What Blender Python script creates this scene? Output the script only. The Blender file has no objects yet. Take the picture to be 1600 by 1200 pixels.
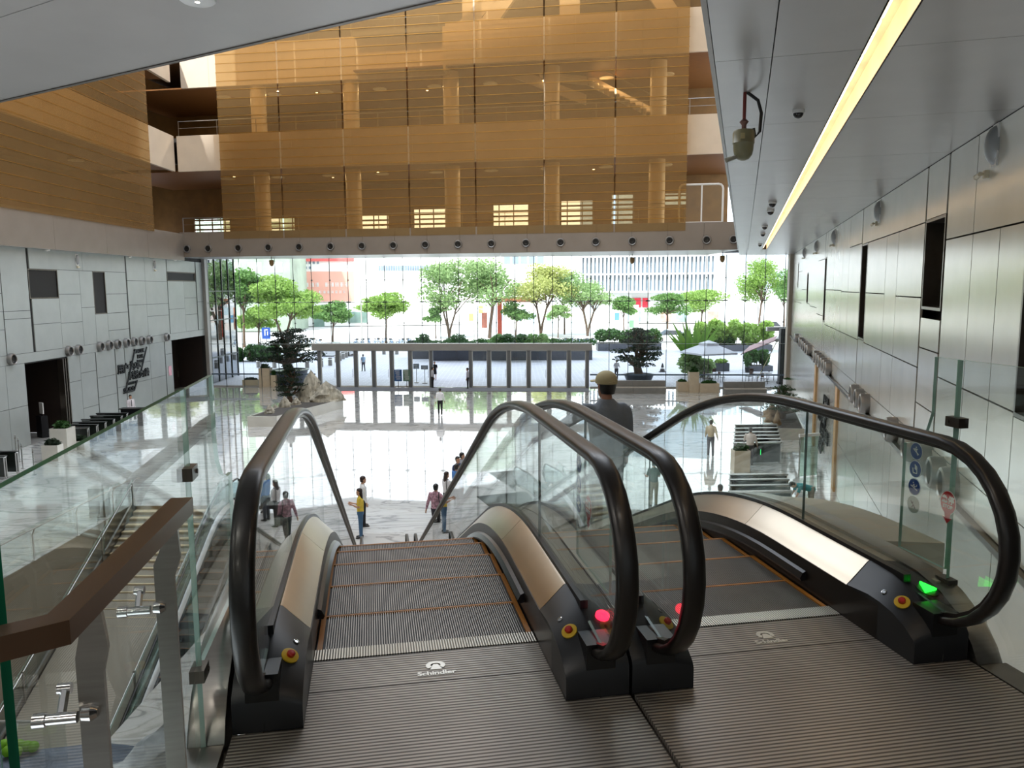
import bpy, math, random
import numpy as np
from mathutils import Vector, Matrix
random.seed(7)
rng = np.random.default_rng(7)
SC = bpy.context.scene
COL = SC.collection

# ------------------------------------------------------------------ camera, sky, sun, exposure
F_PX, PITCH, ROLL, CZ = 1210.0, math.radians(7.07), math.radians(0.35), 1.62
_fw = np.array([0, math.cos(PITCH), -math.sin(PITCH)])
_r0 = np.array([1.0, 0, 0]); _u0 = np.cross(_r0, _fw)
_R = _r0*math.cos(ROLL) - _u0*math.sin(ROLL)
_U = _r0*math.sin(ROLL) + _u0*math.cos(ROLL)
cd = bpy.data.cameras.new('camera'); cam = bpy.data.objects.new('camera', cd); COL.objects.link(cam)
cd.sensor_width = 36.0; cd.lens = F_PX/1600*36.0; cd.clip_start = 0.05; cd.clip_end = 2000
m = Matrix.Identity(4)
for i in range(3):
    m[i][0] = _R[i]; m[i][1] = _U[i]; m[i][2] = -_fw[i]
m[2][3] = CZ
cam.matrix_world = m
SC.camera = cam

w = bpy.data.worlds.new('sky'); SC.world = w; w.use_nodes = True
nt = w.node_tree; bg = nt.nodes['Background']
tc = nt.nodes.new('ShaderNodeTexCoord'); sp = nt.nodes.new('ShaderNodeSeparateXYZ'); rp = nt.nodes.new('ShaderNodeValToRGB')
nt.links.new(tc.outputs['Generated'], sp.inputs[0]); nt.links.new(sp.outputs['Z'], rp.inputs[0]); nt.links.new(rp.outputs[0], bg.inputs['Color'])
rp.color_ramp.elements[0].color = (0.90, 0.95, 1.0, 1); rp.color_ramp.elements[1].color = (0.72, 0.84, 1.0, 1)
bg.inputs['Strength'].default_value = 2.6
sd = bpy.data.lights.new('sun', 'SUN'); so = bpy.data.objects.new('sun', sd); COL.objects.link(so)
sd.energy = 5.0; sd.angle = math.radians(1.5); sd.color = (1.0, 0.97, 0.92)
so.rotation_euler = (math.radians(38), 0, math.radians(-24))
vs = SC.view_settings
vs.view_transform = 'Standard'; vs.look = 'None'; vs.gamma = 1.0; vs.use_curve_mapping = False
vs.exposure = 0.35
SC.cycles.max_bounces = 10; SC.cycles.transparent_max_bounces = 40
SC.cycles.diffuse_bounces = 4; SC.cycles.glossy_bounces = 5; SC.cycles.sample_clamp_indirect = 6.0
SC.cycles.caustics_reflective = False; SC.cycles.caustics_refractive = False

FILL_LAMPS = []
def fill_lamp(x, y, z, size, watts, col=(1.0, 0.93, 0.84)):
    l = bpy.data.lights.new('lamp', 'AREA'); l.shape = 'DISK'; l.size = size; l.energy = watts; l.color = col
    o = bpy.data.objects.new('lamp', l); COL.objects.link(o); o.location = (x, y, z); FILL_LAMPS.append((x, y, z, size)); return o
# fill lamps added to brighten the interior: above the mezzanine, atrium and in galleries
for x in (-5.5, -2.0, 1.2):
    for y in (-6.5, -3.0, 0.6): fill_lamp(x, y, 4.02, 0.5, 34 if x < -5 else 24 if x < 0 else 7)
for x, y in ((-18, 20), (-18, 38), (-6, 24), (-6, 42), (6, 42)): fill_lamp(x, y, 28.5, 2.5, 420, (1.0, 0.95, 0.88))
for i in range(9):
    for z in (10.5, 16.9): fill_lamp(-23 + i*4.3, 64.5 - i*0.73, z, 1.0, 125, (1.0, 0.88, 0.70))
for y in (16, 26, 36, 46, 55):
    for z in (10.5, 16.9): fill_lamp(-30, y, z, 1.0, 60, (1.0, 0.78, 0.55))
# ------------------------------------------------------------------ where things stand (metres; camera foot at the origin, landing z = 0)
FL = -6.4            # lobby and plaza floor
CEIL = 4.1           # soffit over the lobby edge
def ray(x, y):
    return _R*(x-800)/F_PX - _U*(y-600)/F_PX + _fw
def at(x, y, z):
    d = ray(x, y); return np.array([0, 0, CZ]) + d*((z-CZ)/d[2])
def aty(x, y, Y):
    d = ray(x, y); return np.array([0, 0, CZ]) + d*(Y/d[1])
def onplane(x, y, P, Q):
    d = ray(x, y); n = np.array([-(Q-P)[1], (Q-P)[0], 0.0]); o = np.array([0, 0, CZ])
    return o + d*(((P-o)@n)/(d@n))
YE = math.radians(10.3)                       # the escalators head 10.3 degrees left of straight ahead
_er = np.array([math.cos(YE), math.sin(YE), 0]); _ed = np.array([-math.sin(YE), math.cos(YE), 0])
def EW(u, v, z=0.0):
    p = _er*u + _ed*v; return Vector((p[0], p[1], z))

# ------------------------------------------------------------------ helpers
ORD = ['first','second','third','fourth','fifth','sixth','seventh','eighth','ninth','tenth','eleventh','twelfth','thirteenth','fourteenth','fifteenth','sixteenth','seventeenth','eighteenth','nineteenth','twentieth']
def lin(c):
    return tuple((v/12.92 if v <= 0.04045 else ((v+0.055)/1.055)**2.4) for v in [x/255 for x in c])
_mats = {}
def M(name, c=(128,128,128), metal=0.0, rough=0.5, var=0.08, scale=4.0, bump=0.0, bscale=60.0, emit=None, estr=0.0, spec=0.5, coat=0.0, stretch=None, aniso=0.0):
    if name in _mats: return _mats[name]
    mt = bpy.data.materials.new(name); mt.use_nodes = True; n = mt.node_tree; b = n.nodes['Principled BSDF']
    l = lin(c)
    if var > 0 or bump > 0:
        tc = n.nodes.new('ShaderNodeTexCoord'); mp = n.nodes.new('ShaderNodeMapping'); n.links.new(tc.outputs['Object'], mp.inputs[0])
        if stretch: mp.inputs['Scale'].default_value = stretch
    if var > 0:
        nz = n.nodes.new('ShaderNodeTexNoise'); nz.inputs['Scale'].default_value = scale; nz.inputs['Detail'].default_value = 5
        n.links.new(mp.outputs[0], nz.inputs['Vector'])
        cr = n.nodes.new('ShaderNodeValToRGB'); n.links.new(nz.outputs[0], cr.inputs[0])
        cr.color_ramp.elements[0].position = 0.3; cr.color_ramp.elements[1].position = 0.7
        cr.color_ramp.elements[0].color = (*[max(0, x*(1-var)) for x in l], 1); cr.color_ramp.elements[1].color = (*[min(1, x*(1+var)) for x in l], 1)
        n.links.new(cr.outputs[0], b.inputs['Base Color'])
    else:
        b.inputs['Base Color'].default_value = (*l, 1)
    b.inputs['Metallic'].default_value = metal; b.inputs['Roughness'].default_value = rough
    b.inputs['Specular IOR Level'].default_value = spec
    if coat: b.inputs['Coat Weight'].default_value = coat; b.inputs['Coat Roughness'].default_value = 0.08
    if aniso: b.inputs['Anisotropic'].default_value = aniso
    if bump > 0:
        nz2 = n.nodes.new('ShaderNodeTexNoise'); nz2.inputs['Scale'].default_value = bscale; nz2.inputs['Detail'].default_value = 3
        n.links.new(mp.outputs[0], nz2.inputs['Vector'])
        bp = n.nodes.new('ShaderNodeBump'); bp.inputs['Strength'].default_value = bump; bp.inputs['Distance'].default_value = 0.02
        n.links.new(nz2.outputs[0], bp.inputs['Height']); n.links.new(bp.outputs[0], b.inputs['Normal'])
    if emit:
        b.inputs['Emission Color'].default_value = (*lin(emit), 1); b.inputs['Emission Strength'].default_value = estr
    _mats[name] = mt; return mt

def glass_mat(name, tint=(0.93, 0.97, 0.95), refl=1.0, f0=0.05, rough=0.0):
    """thin sheet glass: tinted transmission with a Schlick reflection"""
    if name in _mats: return _mats[name]
    mt = bpy.data.materials.new(name); mt.use_nodes = True; n = mt.node_tree
    n.nodes.remove(n.nodes['Principled BSDF']); out = n.nodes['Material Output']
    g = n.nodes.new('ShaderNodeNewGeometry')
    dt = n.nodes.new('ShaderNodeVectorMath'); dt.operation = 'DOT_PRODUCT'
    n.links.new(g.outputs['Normal'], dt.inputs[0]); n.links.new(g.outputs['Incoming'], dt.inputs[1])
    def mth(op, a, bb=None):
        k = n.nodes.new('ShaderNodeMath'); k.operation = op
        for i, v in enumerate([a, bb]):
            if v is None: continue
            if isinstance(v, (int, float)): k.inputs[i].default_value = v
            else: n.links.new(v, k.inputs[i])
        return k.outputs[0]
    c = mth('ABSOLUTE', dt.outputs['Value']); p = mth('POWER', mth('SUBTRACT', 1.0, c), 5.0)
    f = mth('MULTIPLY', mth('ADD', mth('MULTIPLY', p, 1-f0), f0), refl)
    tr = n.nodes.new('ShaderNodeBsdfTransparent'); tr.inputs[0].default_value = (*tint, 1)
    gl = n.nodes.new('ShaderNodeBsdfGlossy'); gl.inputs['Roughness'].default_value = rough
    mx = n.nodes.new('ShaderNodeMixShader'); n.links.new(f, mx.inputs[0]); n.links.new(tr.outputs[0], mx.inputs[1]); n.links.new(gl.outputs[0], mx.inputs[2])
    n.links.new(mx.outputs[0], out.inputs[0]); _mats[name] = mt; return mt

class MB:
    """collects polygons, builds ONE mesh object"""
    def __init__(s): s.v = []; s.f = []; s.mi = []
    def add(s, vs, fs, mi=0):
        o = len(s.v); s.v.extend([tuple(map(float, p)) for p in vs]); s.f.extend([tuple(i+o for i in f) for f in fs]); s.mi.extend([mi]*len(fs)); return s
    def box(s, c, d, rz=0.0, mi=0):
        x, y, z = [k/2 for k in d]; cs, sn = math.cos(rz), math.sin(rz)
        P = []
        for sz in (-z, z):
            for sx, sy in ((-x,-y),(x,-y),(x,y),(-x,y)):
                P.append((c[0]+sx*cs-sy*sn, c[1]+sx*sn+sy*cs, c[2]+sz))
        return s.add(P, [(3,2,1,0),(4,5,6,7),(0,1,5,4),(1,2,6,5),(2,3,7,6),(3,0,4,7)], mi)
    def bbox(s, a, b, mi=0):
        return s.box([(a[i]+b[i])/2 for i in range(3)], [abs(b[i]-a[i]) for i in range(3)], 0, mi)
    def prism(s, poly, z0, z1, mi=0):
        """poly in xy (counter-clockwise), extruded in z"""
        n = len(poly); P = [(p[0], p[1], z0) for p in poly] + [(p[0], p[1], z1) for p in poly]
        return s.add(P, [tuple(range(n-1, -1, -1)), tuple(range(n, 2*n))] + [(i, (i+1) % n, n+(i+1) % n, n+i) for i in range(n)], mi)
    def plate(s, poly, fn, t0, t1, mi=0, emi=None):
        """poly of 2D points; fn(a, b, t) -> 3D; a flat plate between t0 and t1"""
        n = len(poly); P = [fn(a, b, t0) for a, b in poly] + [fn(a, b, t1) for a, b in poly]
        s.add(P, [tuple(range(n-1, -1, -1)), tuple(range(n, 2*n))], mi)
        o = len(s.v) - 2*n
        for i in range(n):
            s.f.append((o+i, o+(i+1) % n, o+n+(i+1) % n, o+n+i)); s.mi.append(mi if emi is None else emi[i] if isinstance(emi, list) else emi)
        return s
    def tube(s, path, r, n=8, mi=0, cap=True, sq=None):
        """round tube along path; r a number or a list; sq=(w,h) makes it rectangular"""
        path = [Vector(p) for p in path]; N = len(path); rs = r if isinstance(r, (list, tuple)) else [r]*N
        rings = []; prev = None
        for i, p in enumerate(path):
            a = path[max(0, i-1)]; b = path[min(N-1, i+1)]; t = (b-a).normalized() if (b-a).length > 1e-9 else Vector((0,0,1))
            ref = Vector((0,0,1)) if abs(t.z) < 0.95 else Vector((1,0,0))
            if prev is not None:
                x = prev - t*prev.dot(t)
                x = x.normalized() if x.length > 1e-6 else t.cross(ref).normalized()
            else: x = t.cross(ref).normalized()
            prev = x; y = t.cross(x)
            if sq: pts = [p + x*(sx*sq[0]/2) + y*(sy*sq[1]/2) for sx, sy in ((-1,-1),(1,-1),(1,1),(-1,1))]
            else: pts = [p + (x*math.cos(2*math.pi*k/n) + y*math.sin(2*math.pi*k/n))*rs[i] for k in range(n)]
            rings.append(pts)
        k = 4 if sq else n; o = len(s.v); s.v.extend([tuple(q) for g in rings for q in g])
        for i in range(N-1):
            for j in range(k):
                s.f.append((o+i*k+j, o+i*k+(j+1) % k, o+(i+1)*k+(j+1) % k, o+(i+1)*k+j)); s.mi.append(mi)
        if cap:
            s.f.append(tuple(o+j for j in range(k-1, -1, -1))); s.mi.append(mi)
            s.f.append(tuple(o+(N-1)*k+j for j in range(k))); s.mi.append(mi)
        return s
    def lathe(s, prof, c=(0,0,0), n=16, mi=0, ax='z', cap=True):
        """prof [(r, h)...] turned about an axis through c"""
        o = len(s.v)
        for r, h in prof:
            for k in range(n):
                a = 2*math.pi*k/n; q = (r*math.cos(a), r*math.sin(a), h)
                if ax == 'x': q = (q[2], q[0], q[1])
                if ax == 'y': q = (q[1], q[2], q[0])
                s.v.append((c[0]+q[0], c[1]+q[1], c[2]+q[2]))
        for i in range(len(prof)-1):
            for k in range(n):
                s.f.append((o+i*n+k, o+i*n+(k+1) % n, o+(i+1)*n+(k+1) % n, o+(i+1)*n+k)); s.mi.append(mi)
        if cap:
            s.f.append(tuple(o+k for k in range(n-1, -1, -1))); s.mi.append(mi)
            q = o+(len(prof)-1)*n; s.f.append(tuple(q+k for k in range(n))); s.mi.append(mi)
        return s
    def loft(s, rings, mi=0):
        """rings of equal length, each a list of points; capped"""
        k = len(rings[0]); o = len(s.v); s.v.extend([tuple(map(float, q)) for g in rings for q in g])
        for i in range(len(rings)-1):
            for j in range(k):
                s.f.append((o+i*k+j, o+i*k+(j+1) % k, o+(i+1)*k+(j+1) % k, o+(i+1)*k+j)); s.mi.append(mi)
        s.f.append(tuple(o+j for j in range(k-1, -1, -1))); s.mi.append(mi)
        s.f.append(tuple(o+(len(rings)-1)*k+j for j in range(k))); s.mi.append(mi)
        return s
    def mesh(s, name, mats, smooth=False, sharp=40):
        me = bpy.data.meshes.new(name); me.from_pydata(s.v, [], s.f)
        for q in (mats if isinstance(mats, (list, tuple)) else [mats]): me.materials.append(q)
        me.polygons.foreach_set('material_index', s.mi)
        if smooth:
            me.polygons.foreach_set('use_smooth', [True]*len(s.f)); me.set_sharp_from_angle(angle=math.radians(sharp))
        me.update(); return me
    def build(s, name, mats, parent=None, smooth=False, sharp=40, loc=None, rz=None, **tags):
        return link(name, s.mesh(name, mats, smooth, sharp), parent, loc, rz, **tags)
def link(name, me, parent=None, loc=None, rz=None, **tags):
    o = bpy.data.objects.new(name, me); COL.objects.link(o)
    if parent is not None: o.parent = parent
    if loc is not None: o.location = loc
    if rz is not None: o.rotation_euler = (0, 0, rz)
    for k, v in tags.items(): o[k] = v
    return o
def thing(name, label, cat, loc=(0,0,0), rz=0.0, group=None, kind=None):
    o = bpy.data.objects.new(name, None); COL.objects.link(o); o.location = loc; o.rotation_euler = (0,0,rz); o.empty_display_size = 0.1
    o['label'] = label; o['category'] = cat
    if group: o['group'] = group
    if kind: o['kind'] = kind
    return o
def struct(name, label=None, loc=(0,0,0), rz=0.0):
    o = bpy.data.objects.new(name, None); COL.objects.link(o); o.location = loc; o.rotation_euler = (0,0,rz); o['kind'] = 'structure'
    if label: o['label'] = label; o['category'] = name.split('_')[0]
    return o
def dup(root, loc, rz=None, label=None, scale=None):
    r = root.copy(); COL.objects.link(r); r.location = loc
    if rz is not None: r.rotation_euler = (0,0,rz)
    if scale is not None: r.scale = (scale,)*3
    if label: r['label'] = label
    for ch in root.children:
        c = ch.copy(); COL.objects.link(c); c.parent = r
        for g in ch.children:
            d = g.copy(); COL.objects.link(d); d.parent = c
    return r
def text_mesh(body, size=1.0, depth=0.005, align='CENTER', bold=0.0):
    c = bpy.data.curves.new('t', 'FONT'); c.body = body; c.size = size; c.extrude = depth; c.align_x = align; c.align_y = 'CENTER'; c.offset = bold; c.resolution_u = 3
    o = bpy.data.objects.new('t', c); COL.objects.link(o)
    dg = bpy.context.evaluated_depsgraph_get(); me = bpy.data.meshes.new_from_object(o.evaluated_get(dg))
    bpy.data.objects.remove(o); bpy.data.curves.remove(c); me.materials.clear(); return me
def place_text(name, body, size, mat, parent, origin, xdir, ydir, depth=0.005, align='CENTER', bold=0.0, sx=1.0):
    me = text_mesh(body, size, depth, align, bold); x = Vector(xdir).normalized(); y = Vector(ydir).normalized(); z = x.cross(y)
    mm = Matrix(((x.x*sx, y.x, z.x, origin[0]), (x.y*sx, y.y, z.y, origin[1]), (x.z*sx, y.z, z.z, origin[2]), (0,0,0,1)))
    me.transform(mm); me.materials.append(mat)
    return link(name, me, parent)
# ------------------------------------------------------------------ materials
def marble():
    mt = bpy.data.materials.new('polished_marble'); mt.use_nodes = True; n = mt.node_tree; b = n.nodes['Principled BSDF']; L = n.links.new
    tc = n.nodes.new('ShaderNodeTexCoord'); geo = n.nodes.new('ShaderNodeNewGeometry')
    wv = n.nodes.new('ShaderNodeTexNoise'); wv.inputs['Scale'].default_value = 0.55; wv.inputs['Detail'].default_value = 6; wv.inputs['Distortion'].default_value = 1.6
    mp = n.nodes.new('ShaderNodeMapping'); mp.inputs['Scale'].default_value = (0.45, 1.5, 1); L(geo.outputs['Position'], mp.inputs[0]); L(mp.outputs[0], wv.inputs['Vector'])
    cr = n.nodes.new('ShaderNodeValToRGB'); e = cr.color_ramp.elements; L(wv.outputs[0], cr.inputs[0])
    e[0].position = 0.0; e[0].color = (*lin((214,213,208)), 1); e[1].position = 1.0; e[1].color = (*lin((216,213,205)), 1)
    for p, c in ((0.455,(212,211,207)),(0.495,(158,158,156)),(0.515,(206,205,200)),(0.60,(220,219,215)),(0.625,(186,184,178)),(0.65,(216,214,208))):
        q = e.new(p); q.color = (*lin(c), 1)
    L(cr.outputs[0], b.inputs['Base Color'])
    b.inputs['Roughness'].default_value = 0.035; b.inputs['Specular IOR Level'].default_value = 0.75
    b.inputs['Coat Weight'].default_value = 0.7; b.inputs['Coat Roughness'].default_value = 0.02
    nz = n.nodes.new('ShaderNodeTexNoise'); nz.inputs['Scale'].default_value = 0.9; nz.inputs['Detail'].default_value = 1.5; L(geo.outputs['Position'], nz.inputs['Vector'])
    bp = n.nodes.new('ShaderNodeBump'); bp.inputs['Strength'].default_value = 0.10; bp.inputs['Distance'].default_value = 0.02; L(nz.outputs[0], bp.inputs['Height'])
    L(bp.outputs[0], b.inputs['Normal']); L(bp.outputs[0], b.inputs['Coat Normal']); return mt
def ribbed(name, ca, cb, axis, pitch, duty=0.5, metal=0.9, rough=0.35, bump=0.6):
    """fine machined ribs running across an object axis"""
    mt = bpy.data.materials.new(name); mt.use_nodes = True; n = mt.node_tree; b = n.nodes['Principled BSDF']; L = n.links.new
    tc = n.nodes.new('ShaderNodeTexCoord'); sp = n.nodes.new('ShaderNodeSeparateXYZ'); L(tc.outputs['Object'], sp.inputs[0])
    def mth(op, a, bb):
        k = n.nodes.new('ShaderNodeMath'); k.operation = op
        for i, v in enumerate((a, bb)):
            if isinstance(v, (int, float)): k.inputs[i].default_value = v
            else: L(v, k.inputs[i])
        return k.outputs[0]
    s = mth('SINE', mth('MULTIPLY', sp.outputs[axis], 2*math.pi/pitch), 0.0)
    s = mth('ADD', mth('MULTIPLY', s, 0.5), 0.5)
    cr = n.nodes.new('ShaderNodeValToRGB'); L(s, cr.inputs[0]); cr.color_ramp.elements[0].position = duty-0.2; cr.color_ramp.elements[1].position = duty+0.2
    cr.color_ramp.elements[0].color = (*lin(ca), 1); cr.color_ramp.elements[1].color = (*lin(cb), 1)
    nz = n.nodes.new('ShaderNodeTexNoise'); nz.inputs['Scale'].default_value = 3.0; nz.inputs['Detail'].default_value = 6; L(tc.outputs['Object'], nz.inputs['Vector'])
    mx = n.nodes.new('ShaderNodeMix'); mx.data_type = 'RGBA'; mx.blend_type = 'MULTIPLY'; mx.inputs[0].default_value = 0.35
    L(cr.outputs[0], mx.inputs[6]); L(nz.outputs[0], mx.inputs[7]); L(mx.outputs[2], b.inputs['Base Color'])
    b.inputs['Metallic'].default_value = metal; b.inputs['Roughness'].default_value = rough
    bp = n.nodes.new('ShaderNodeBump'); bp.inputs['Strength'].default_value = bump; bp.inputs['Distance'].default_value = 0.003
    L(s, bp.inputs['Height']); L(bp.outputs[0], b.inputs['Normal']); return mt
def mesh_screen(name, col, through):
    """woven gold metal mesh: part open, part metal"""
    mt = bpy.data.materials.new(name); mt.use_nodes = True; n = mt.node_tree; b = n.nodes['Principled BSDF']; L = n.links.new
    b.inputs['Base Color'].default_value = (*lin(col), 1); b.inputs['Metallic'].default_value = 0.35; b.inputs['Roughness'].default_value = 0.45
    tr = n.nodes.new('ShaderNodeBsdfTransparent'); tr.inputs[0].default_value = (0.96, 0.82, 0.60, 1)
    mx = n.nodes.new('ShaderNodeMixShader'); mx.inputs[0].default_value = through
    L(b.outputs[0], mx.inputs[1]); L(tr.outputs[0], mx.inputs[2]); L(mx.outputs[0], n.nodes['Material Output'].inputs[0]); return mt

m_marble = marble()
m_joint = M('floor_joint', (120,118,112), rough=0.6)
m_wallp = M('satin_wall_panel', (160,165,163), metal=0.1, rough=0.32, var=0.05, scale=1.2, bump=0.02, bscale=3)
m_wallr = M('polished_wall_panel', (206,203,194), metal=0.4, rough=0.20, var=0.05, scale=1.0, bump=0.03, bscale=2.0)
m_seam = M('dark_seam', (28,28,28), rough=0.7)
m_dark = M('dark_void', (22,19,18), rough=0.6)
m_ceil = M('brushed_ceiling_panel', (176,173,170), metal=0.3, rough=0.30, var=0.04, scale=1.5, bump=0.02, bscale=2)
m_fascia = M('fascia_panel', (140,130,120), metal=0.25, rough=0.45, var=0.05, scale=1)
m_band = M('pale_slab_edge', (222,206,186), metal=0.0, rough=0.55, var=0.04, scale=1)
m_gold = mesh_screen('gold_metal_mesh', (160,134,92), 0.66)
m_goldl = M('gold_wire', (170,128,62), metal=0.6, rough=0.4)
m_wood = M('warm_wood_ceiling', (128,84,42), rough=0.5, var=0.15, scale=2, stretch=(1,8,1))
m_bronze = M('amber_interior', (118,86,44), rough=0.6, var=0.15, scale=1.5)
m_colm = M('pale_round_column', (232,218,198), metal=0.15, rough=0.4, var=0.03)
m_chrome = M('chrome', (200,200,200), metal=1.0, rough=0.12, var=0.0)
m_steel = M('brushed_steel', (160,156,150), metal=1.0, rough=0.28, var=0.08, scale=8, stretch=(1,1,12))
m_dsteel = M('dark_brushed_steel', (96,88,80), metal=0.9, rough=0.3, var=0.1, scale=6)
m_black = M('black_plastic', (18,18,19), rough=0.35, var=0.1)
m_blackm = M('black_painted_metal', (30,30,34), rough=0.3, var=0.1, metal=0.3)
m_white = M('white_paint', (232,232,230), rough=0.5, var=0.02)
m_beige = M('beige_stone', (206,190,164), rough=0.4, var=0.06, scale=3)
m_grey = M('grey_stone', (128,126,122), rough=0.5, var=0.08, scale=3)
m_frame = M('grey_door_frame', (170,168,164), metal=0.2, rough=0.45, var=0.03)
m_rod = M('dark_steel_rod', (70,78,76), metal=0.6, rough=0.35, var=0)
m_pane = glass_mat('curtain_glass', (0.97,0.985,0.975), 0.8, 0.045)
m_guard = glass_mat('guard_glass', (0.955,0.985,0.972), 1.0, 0.06)
m_edge = M('green_glass_edge', (12,88,60), rough=0.35, var=0.15, scale=6, spec=0.15)
m_edged = M('grey_glass_joint', (96,116,110), rough=0.2, var=0)
m_edgel = M('pale_glass_edge', (168,205,192), rough=0.15, var=0.1)
m_wing = glass_mat('blue_facade_glass', (0.30,0.36,0.42), 1.6, 0.12)
m_wglass = M('dark_window_glass', (36,44,38), rough=0.04, var=0.2, scale=1.2, spec=0.9)

# ------------------------------------------------------------------ plan lines
GL_L, GL_R = np.array([-25.4, 64.2, 0]), np.array([22.1, 60.75, 0])          # glass wall foot line
RW0, RW1 = at(1600, 165, CEIL), at(1240, 397, CEIL)                              # right wall
rt = (RW1-RW0)/np.linalg.norm(RW1-RW0); rn = np.array([-rt[1], rt[0], 0])      # along it, and into the lobby
RYAW = math.atan2(rt[1], rt[0])
FA, FB = at(283, 402, CEIL), at(1157, 390, CEIL)                                 # back fascia
ft = (FB-FA)/np.linalg.norm(FB-FA); fn = np.array([-ft[1], ft[0], 0])          # along, and away from the camera
FYAW = math.atan2(ft[1], ft[0]); FLEN = float(np.linalg.norm(FB-FA))
LX = -25.3

# ------------------------------------------------------------------ lobby floor with marble slabs
floor = struct('floor')
b = MB(); PITX0, PITX1, PITY0, PITY1 = -14.35, -7.3, 11.9, 28.25
for a, c in (((-26,2,FL-0.5),(PITX0-.12,64.3,FL-0.02)), ((PITX1+.12,2,FL-0.5),(24,64.3,FL-0.02)), ((PITX0-.12,PITY1+.12,FL-0.5),(PITX1+.12,64.3,FL-0.02)), ((PITX0-.12,2,FL-0.5),(PITX1+.12,PITY0-.12,FL-0.02))):
    b.bbox(a, c)
b.build('floor_slab', m_joint, floor)
TS = 3.3; tb = MB().box((0,0,-0.011),(TS-0.008,TS-0.008,0.022)); tme = tb.mesh('floor_tile', m_marble)
nx = 0
for ix in range(15):
    for iy in range(19):
        x0, y0 = -25.3+ix*TS, 3.0+iy*TS; x1, y1 = x0+TS, y0+TS
        yg = 64.2-(x0+25.4)*0.0726
        if y0 > yg-0.2: continue
        if (x0+TS/2-RW0[0])*rn[0] + (y0+TS/2-RW0[1])*rn[1] < -2.3: continue
        ov = x0 < PITX1 and x1 > PITX0 and y0 < PITY1 and y1 > PITY0
        if ov:
            for (xa, xb, ya, yb) in ((x0,min(x1,PITX0),y0,y1),(max(x0,PITX1),x1,y0,y1),(max(x0,PITX0),min(x1,PITX1),max(y0,PITY1),y1),(max(x0,PITX0),min(x1,PITX1),y0,min(y1,PITY0))):
                if xb-xa > 0.05 and yb-ya > 0.05:
                    MB().bbox((xa+.004,ya+.004,FL-.022),(xb-.004,min(yb,yg)-.004,FL)).build('floor_tile', m_marble, floor)
        elif y1 > yg: MB().bbox((x0+.004,y0+.004,FL-.022),(x1-.004,yg,FL)).build('floor_tile', m_marble, floor)
        else: link('floor_tile', tme, floor, loc=(x0+TS/2, y0+TS/2, FL))

# ------------------------------------------------------------------ left wall
wl = struct('wall_left')
def lpanel(y0, y1, z0, z1, g=0.012, mat=None, nm='panel'):
    MB().bbox((LX-0.05, y0+g, z0+g), (LX, y1-g, z1-g)).build(nm, mat or m_wallp, wl)
bk = MB()
for a, c in (((-25.6,4,FL),(LX-.05,40.07,CEIL)), ((-25.6,40.07,-2.17),(LX-.05,57.6,CEIL)), ((-25.6,43.5,FL),(LX-.05,57.6,-2.17)), ((-25.6,57.6,-2.1),(LX-.05,64.4,CEIL)), ((-25.6,63.9,FL),(LX-.05,64.4,-2.1))):
    bk.bbox(a, c)
bk.build('wall_backing', m_seam, wl)
S = 0.04
def lstrip(y0, y1, zs, gl=0.012, holes=()):
    for z0, z1 in zip(zs[:-1], zs[1:]):
        if any(y0 >= h[0]-.01 and y1 <= h[1]+.01 and z0 >= h[2]-.01 and z1 <= h[3]+.01 for h in holes): continue
        lpanel(y0, y1, z0, z1, gl)
WINL = [(40.95,43.6,1.2,2.78),(47.24,48.68,0.18,2.78),(57.45,62.5,2.28,2.98)]
lstrip(14,22,[-1.6,0.6,2.4,3.85]); lstrip(22,30,[-1.6,-0.1,1.4,3.85]); lstrip(30,34.5,[-1.6,0.6,3.85]); lstrip(34.5,38.7,[-1.6,-0.3,0.6,1.5,3.85]); lstrip(38.75,40.9,[-1.6,0.2,0.6,3.85])
lstrip(41.1,43.6,[-1.6,-.15,1.2]); lpanel(41.1,46.2,2.78,3.85); lstrip(43.6,45.8,[-1.6,-.2,1.42,2.78]); lstrip(45.8,47.24,[-1.6,0.62,2.78]); lpanel(47.24,48.68,-1.6,0.18)
lpanel(46.2,51.3,2.78,3.85); lstrip(48.68,51.3,[-1.6,-.9,.2,1.4,2.78])
lstrip(51.45,54.0,[-1.6,0.64,2.25,3.85]); lstrip(54.0,57.4,[-1.6,-.2,0.64,2.25,3.85])
lstrip(57.5,60.3,[-1.6,.2,2.28]); lstrip(60.3,62.6,[-1.6,-.3,1,2.28]); lpanel(57.5,62.6,2.98,3.85); lstrip(62.75,64.2,[-1.6,0.65,3.85])
for y0, y1 in ((14,26),(26,38),(38,48),(48,56),(56,64.2)): lpanel(y0, y1, -2.1, -1.6, 0.006)
lstrip(14,24,[-6.4,-4.3,-2.1]); lstrip(24,33,[-6.4,-4.3,-2.1]); lstrip(33,38.5,[-6.4,-4.3,-2.1]); lstrip(38.5,40.05,[-6.4,-4.3,-2.1])
lstrip(43.95,45.2,[-6.4,-3.6,-2.1]); lstrip(45.2,46.9,[-6.4,-5.3,-3.2,-2.1]); lstrip(46.98,49.2,[-6.4,-4.9,-3.7,-2.1]); lstrip(49.3,50.42,[-6.4,-4.6,-2.1]); lstrip(50.5,54.0,[-6.4,-4.55,-3.3,-2.1]); lstrip(54.0,56.3,[-6.4,-4.55,-2.1]); lstrip(56.42,57.55,[-6.4,-3.05,-2.1])
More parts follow.
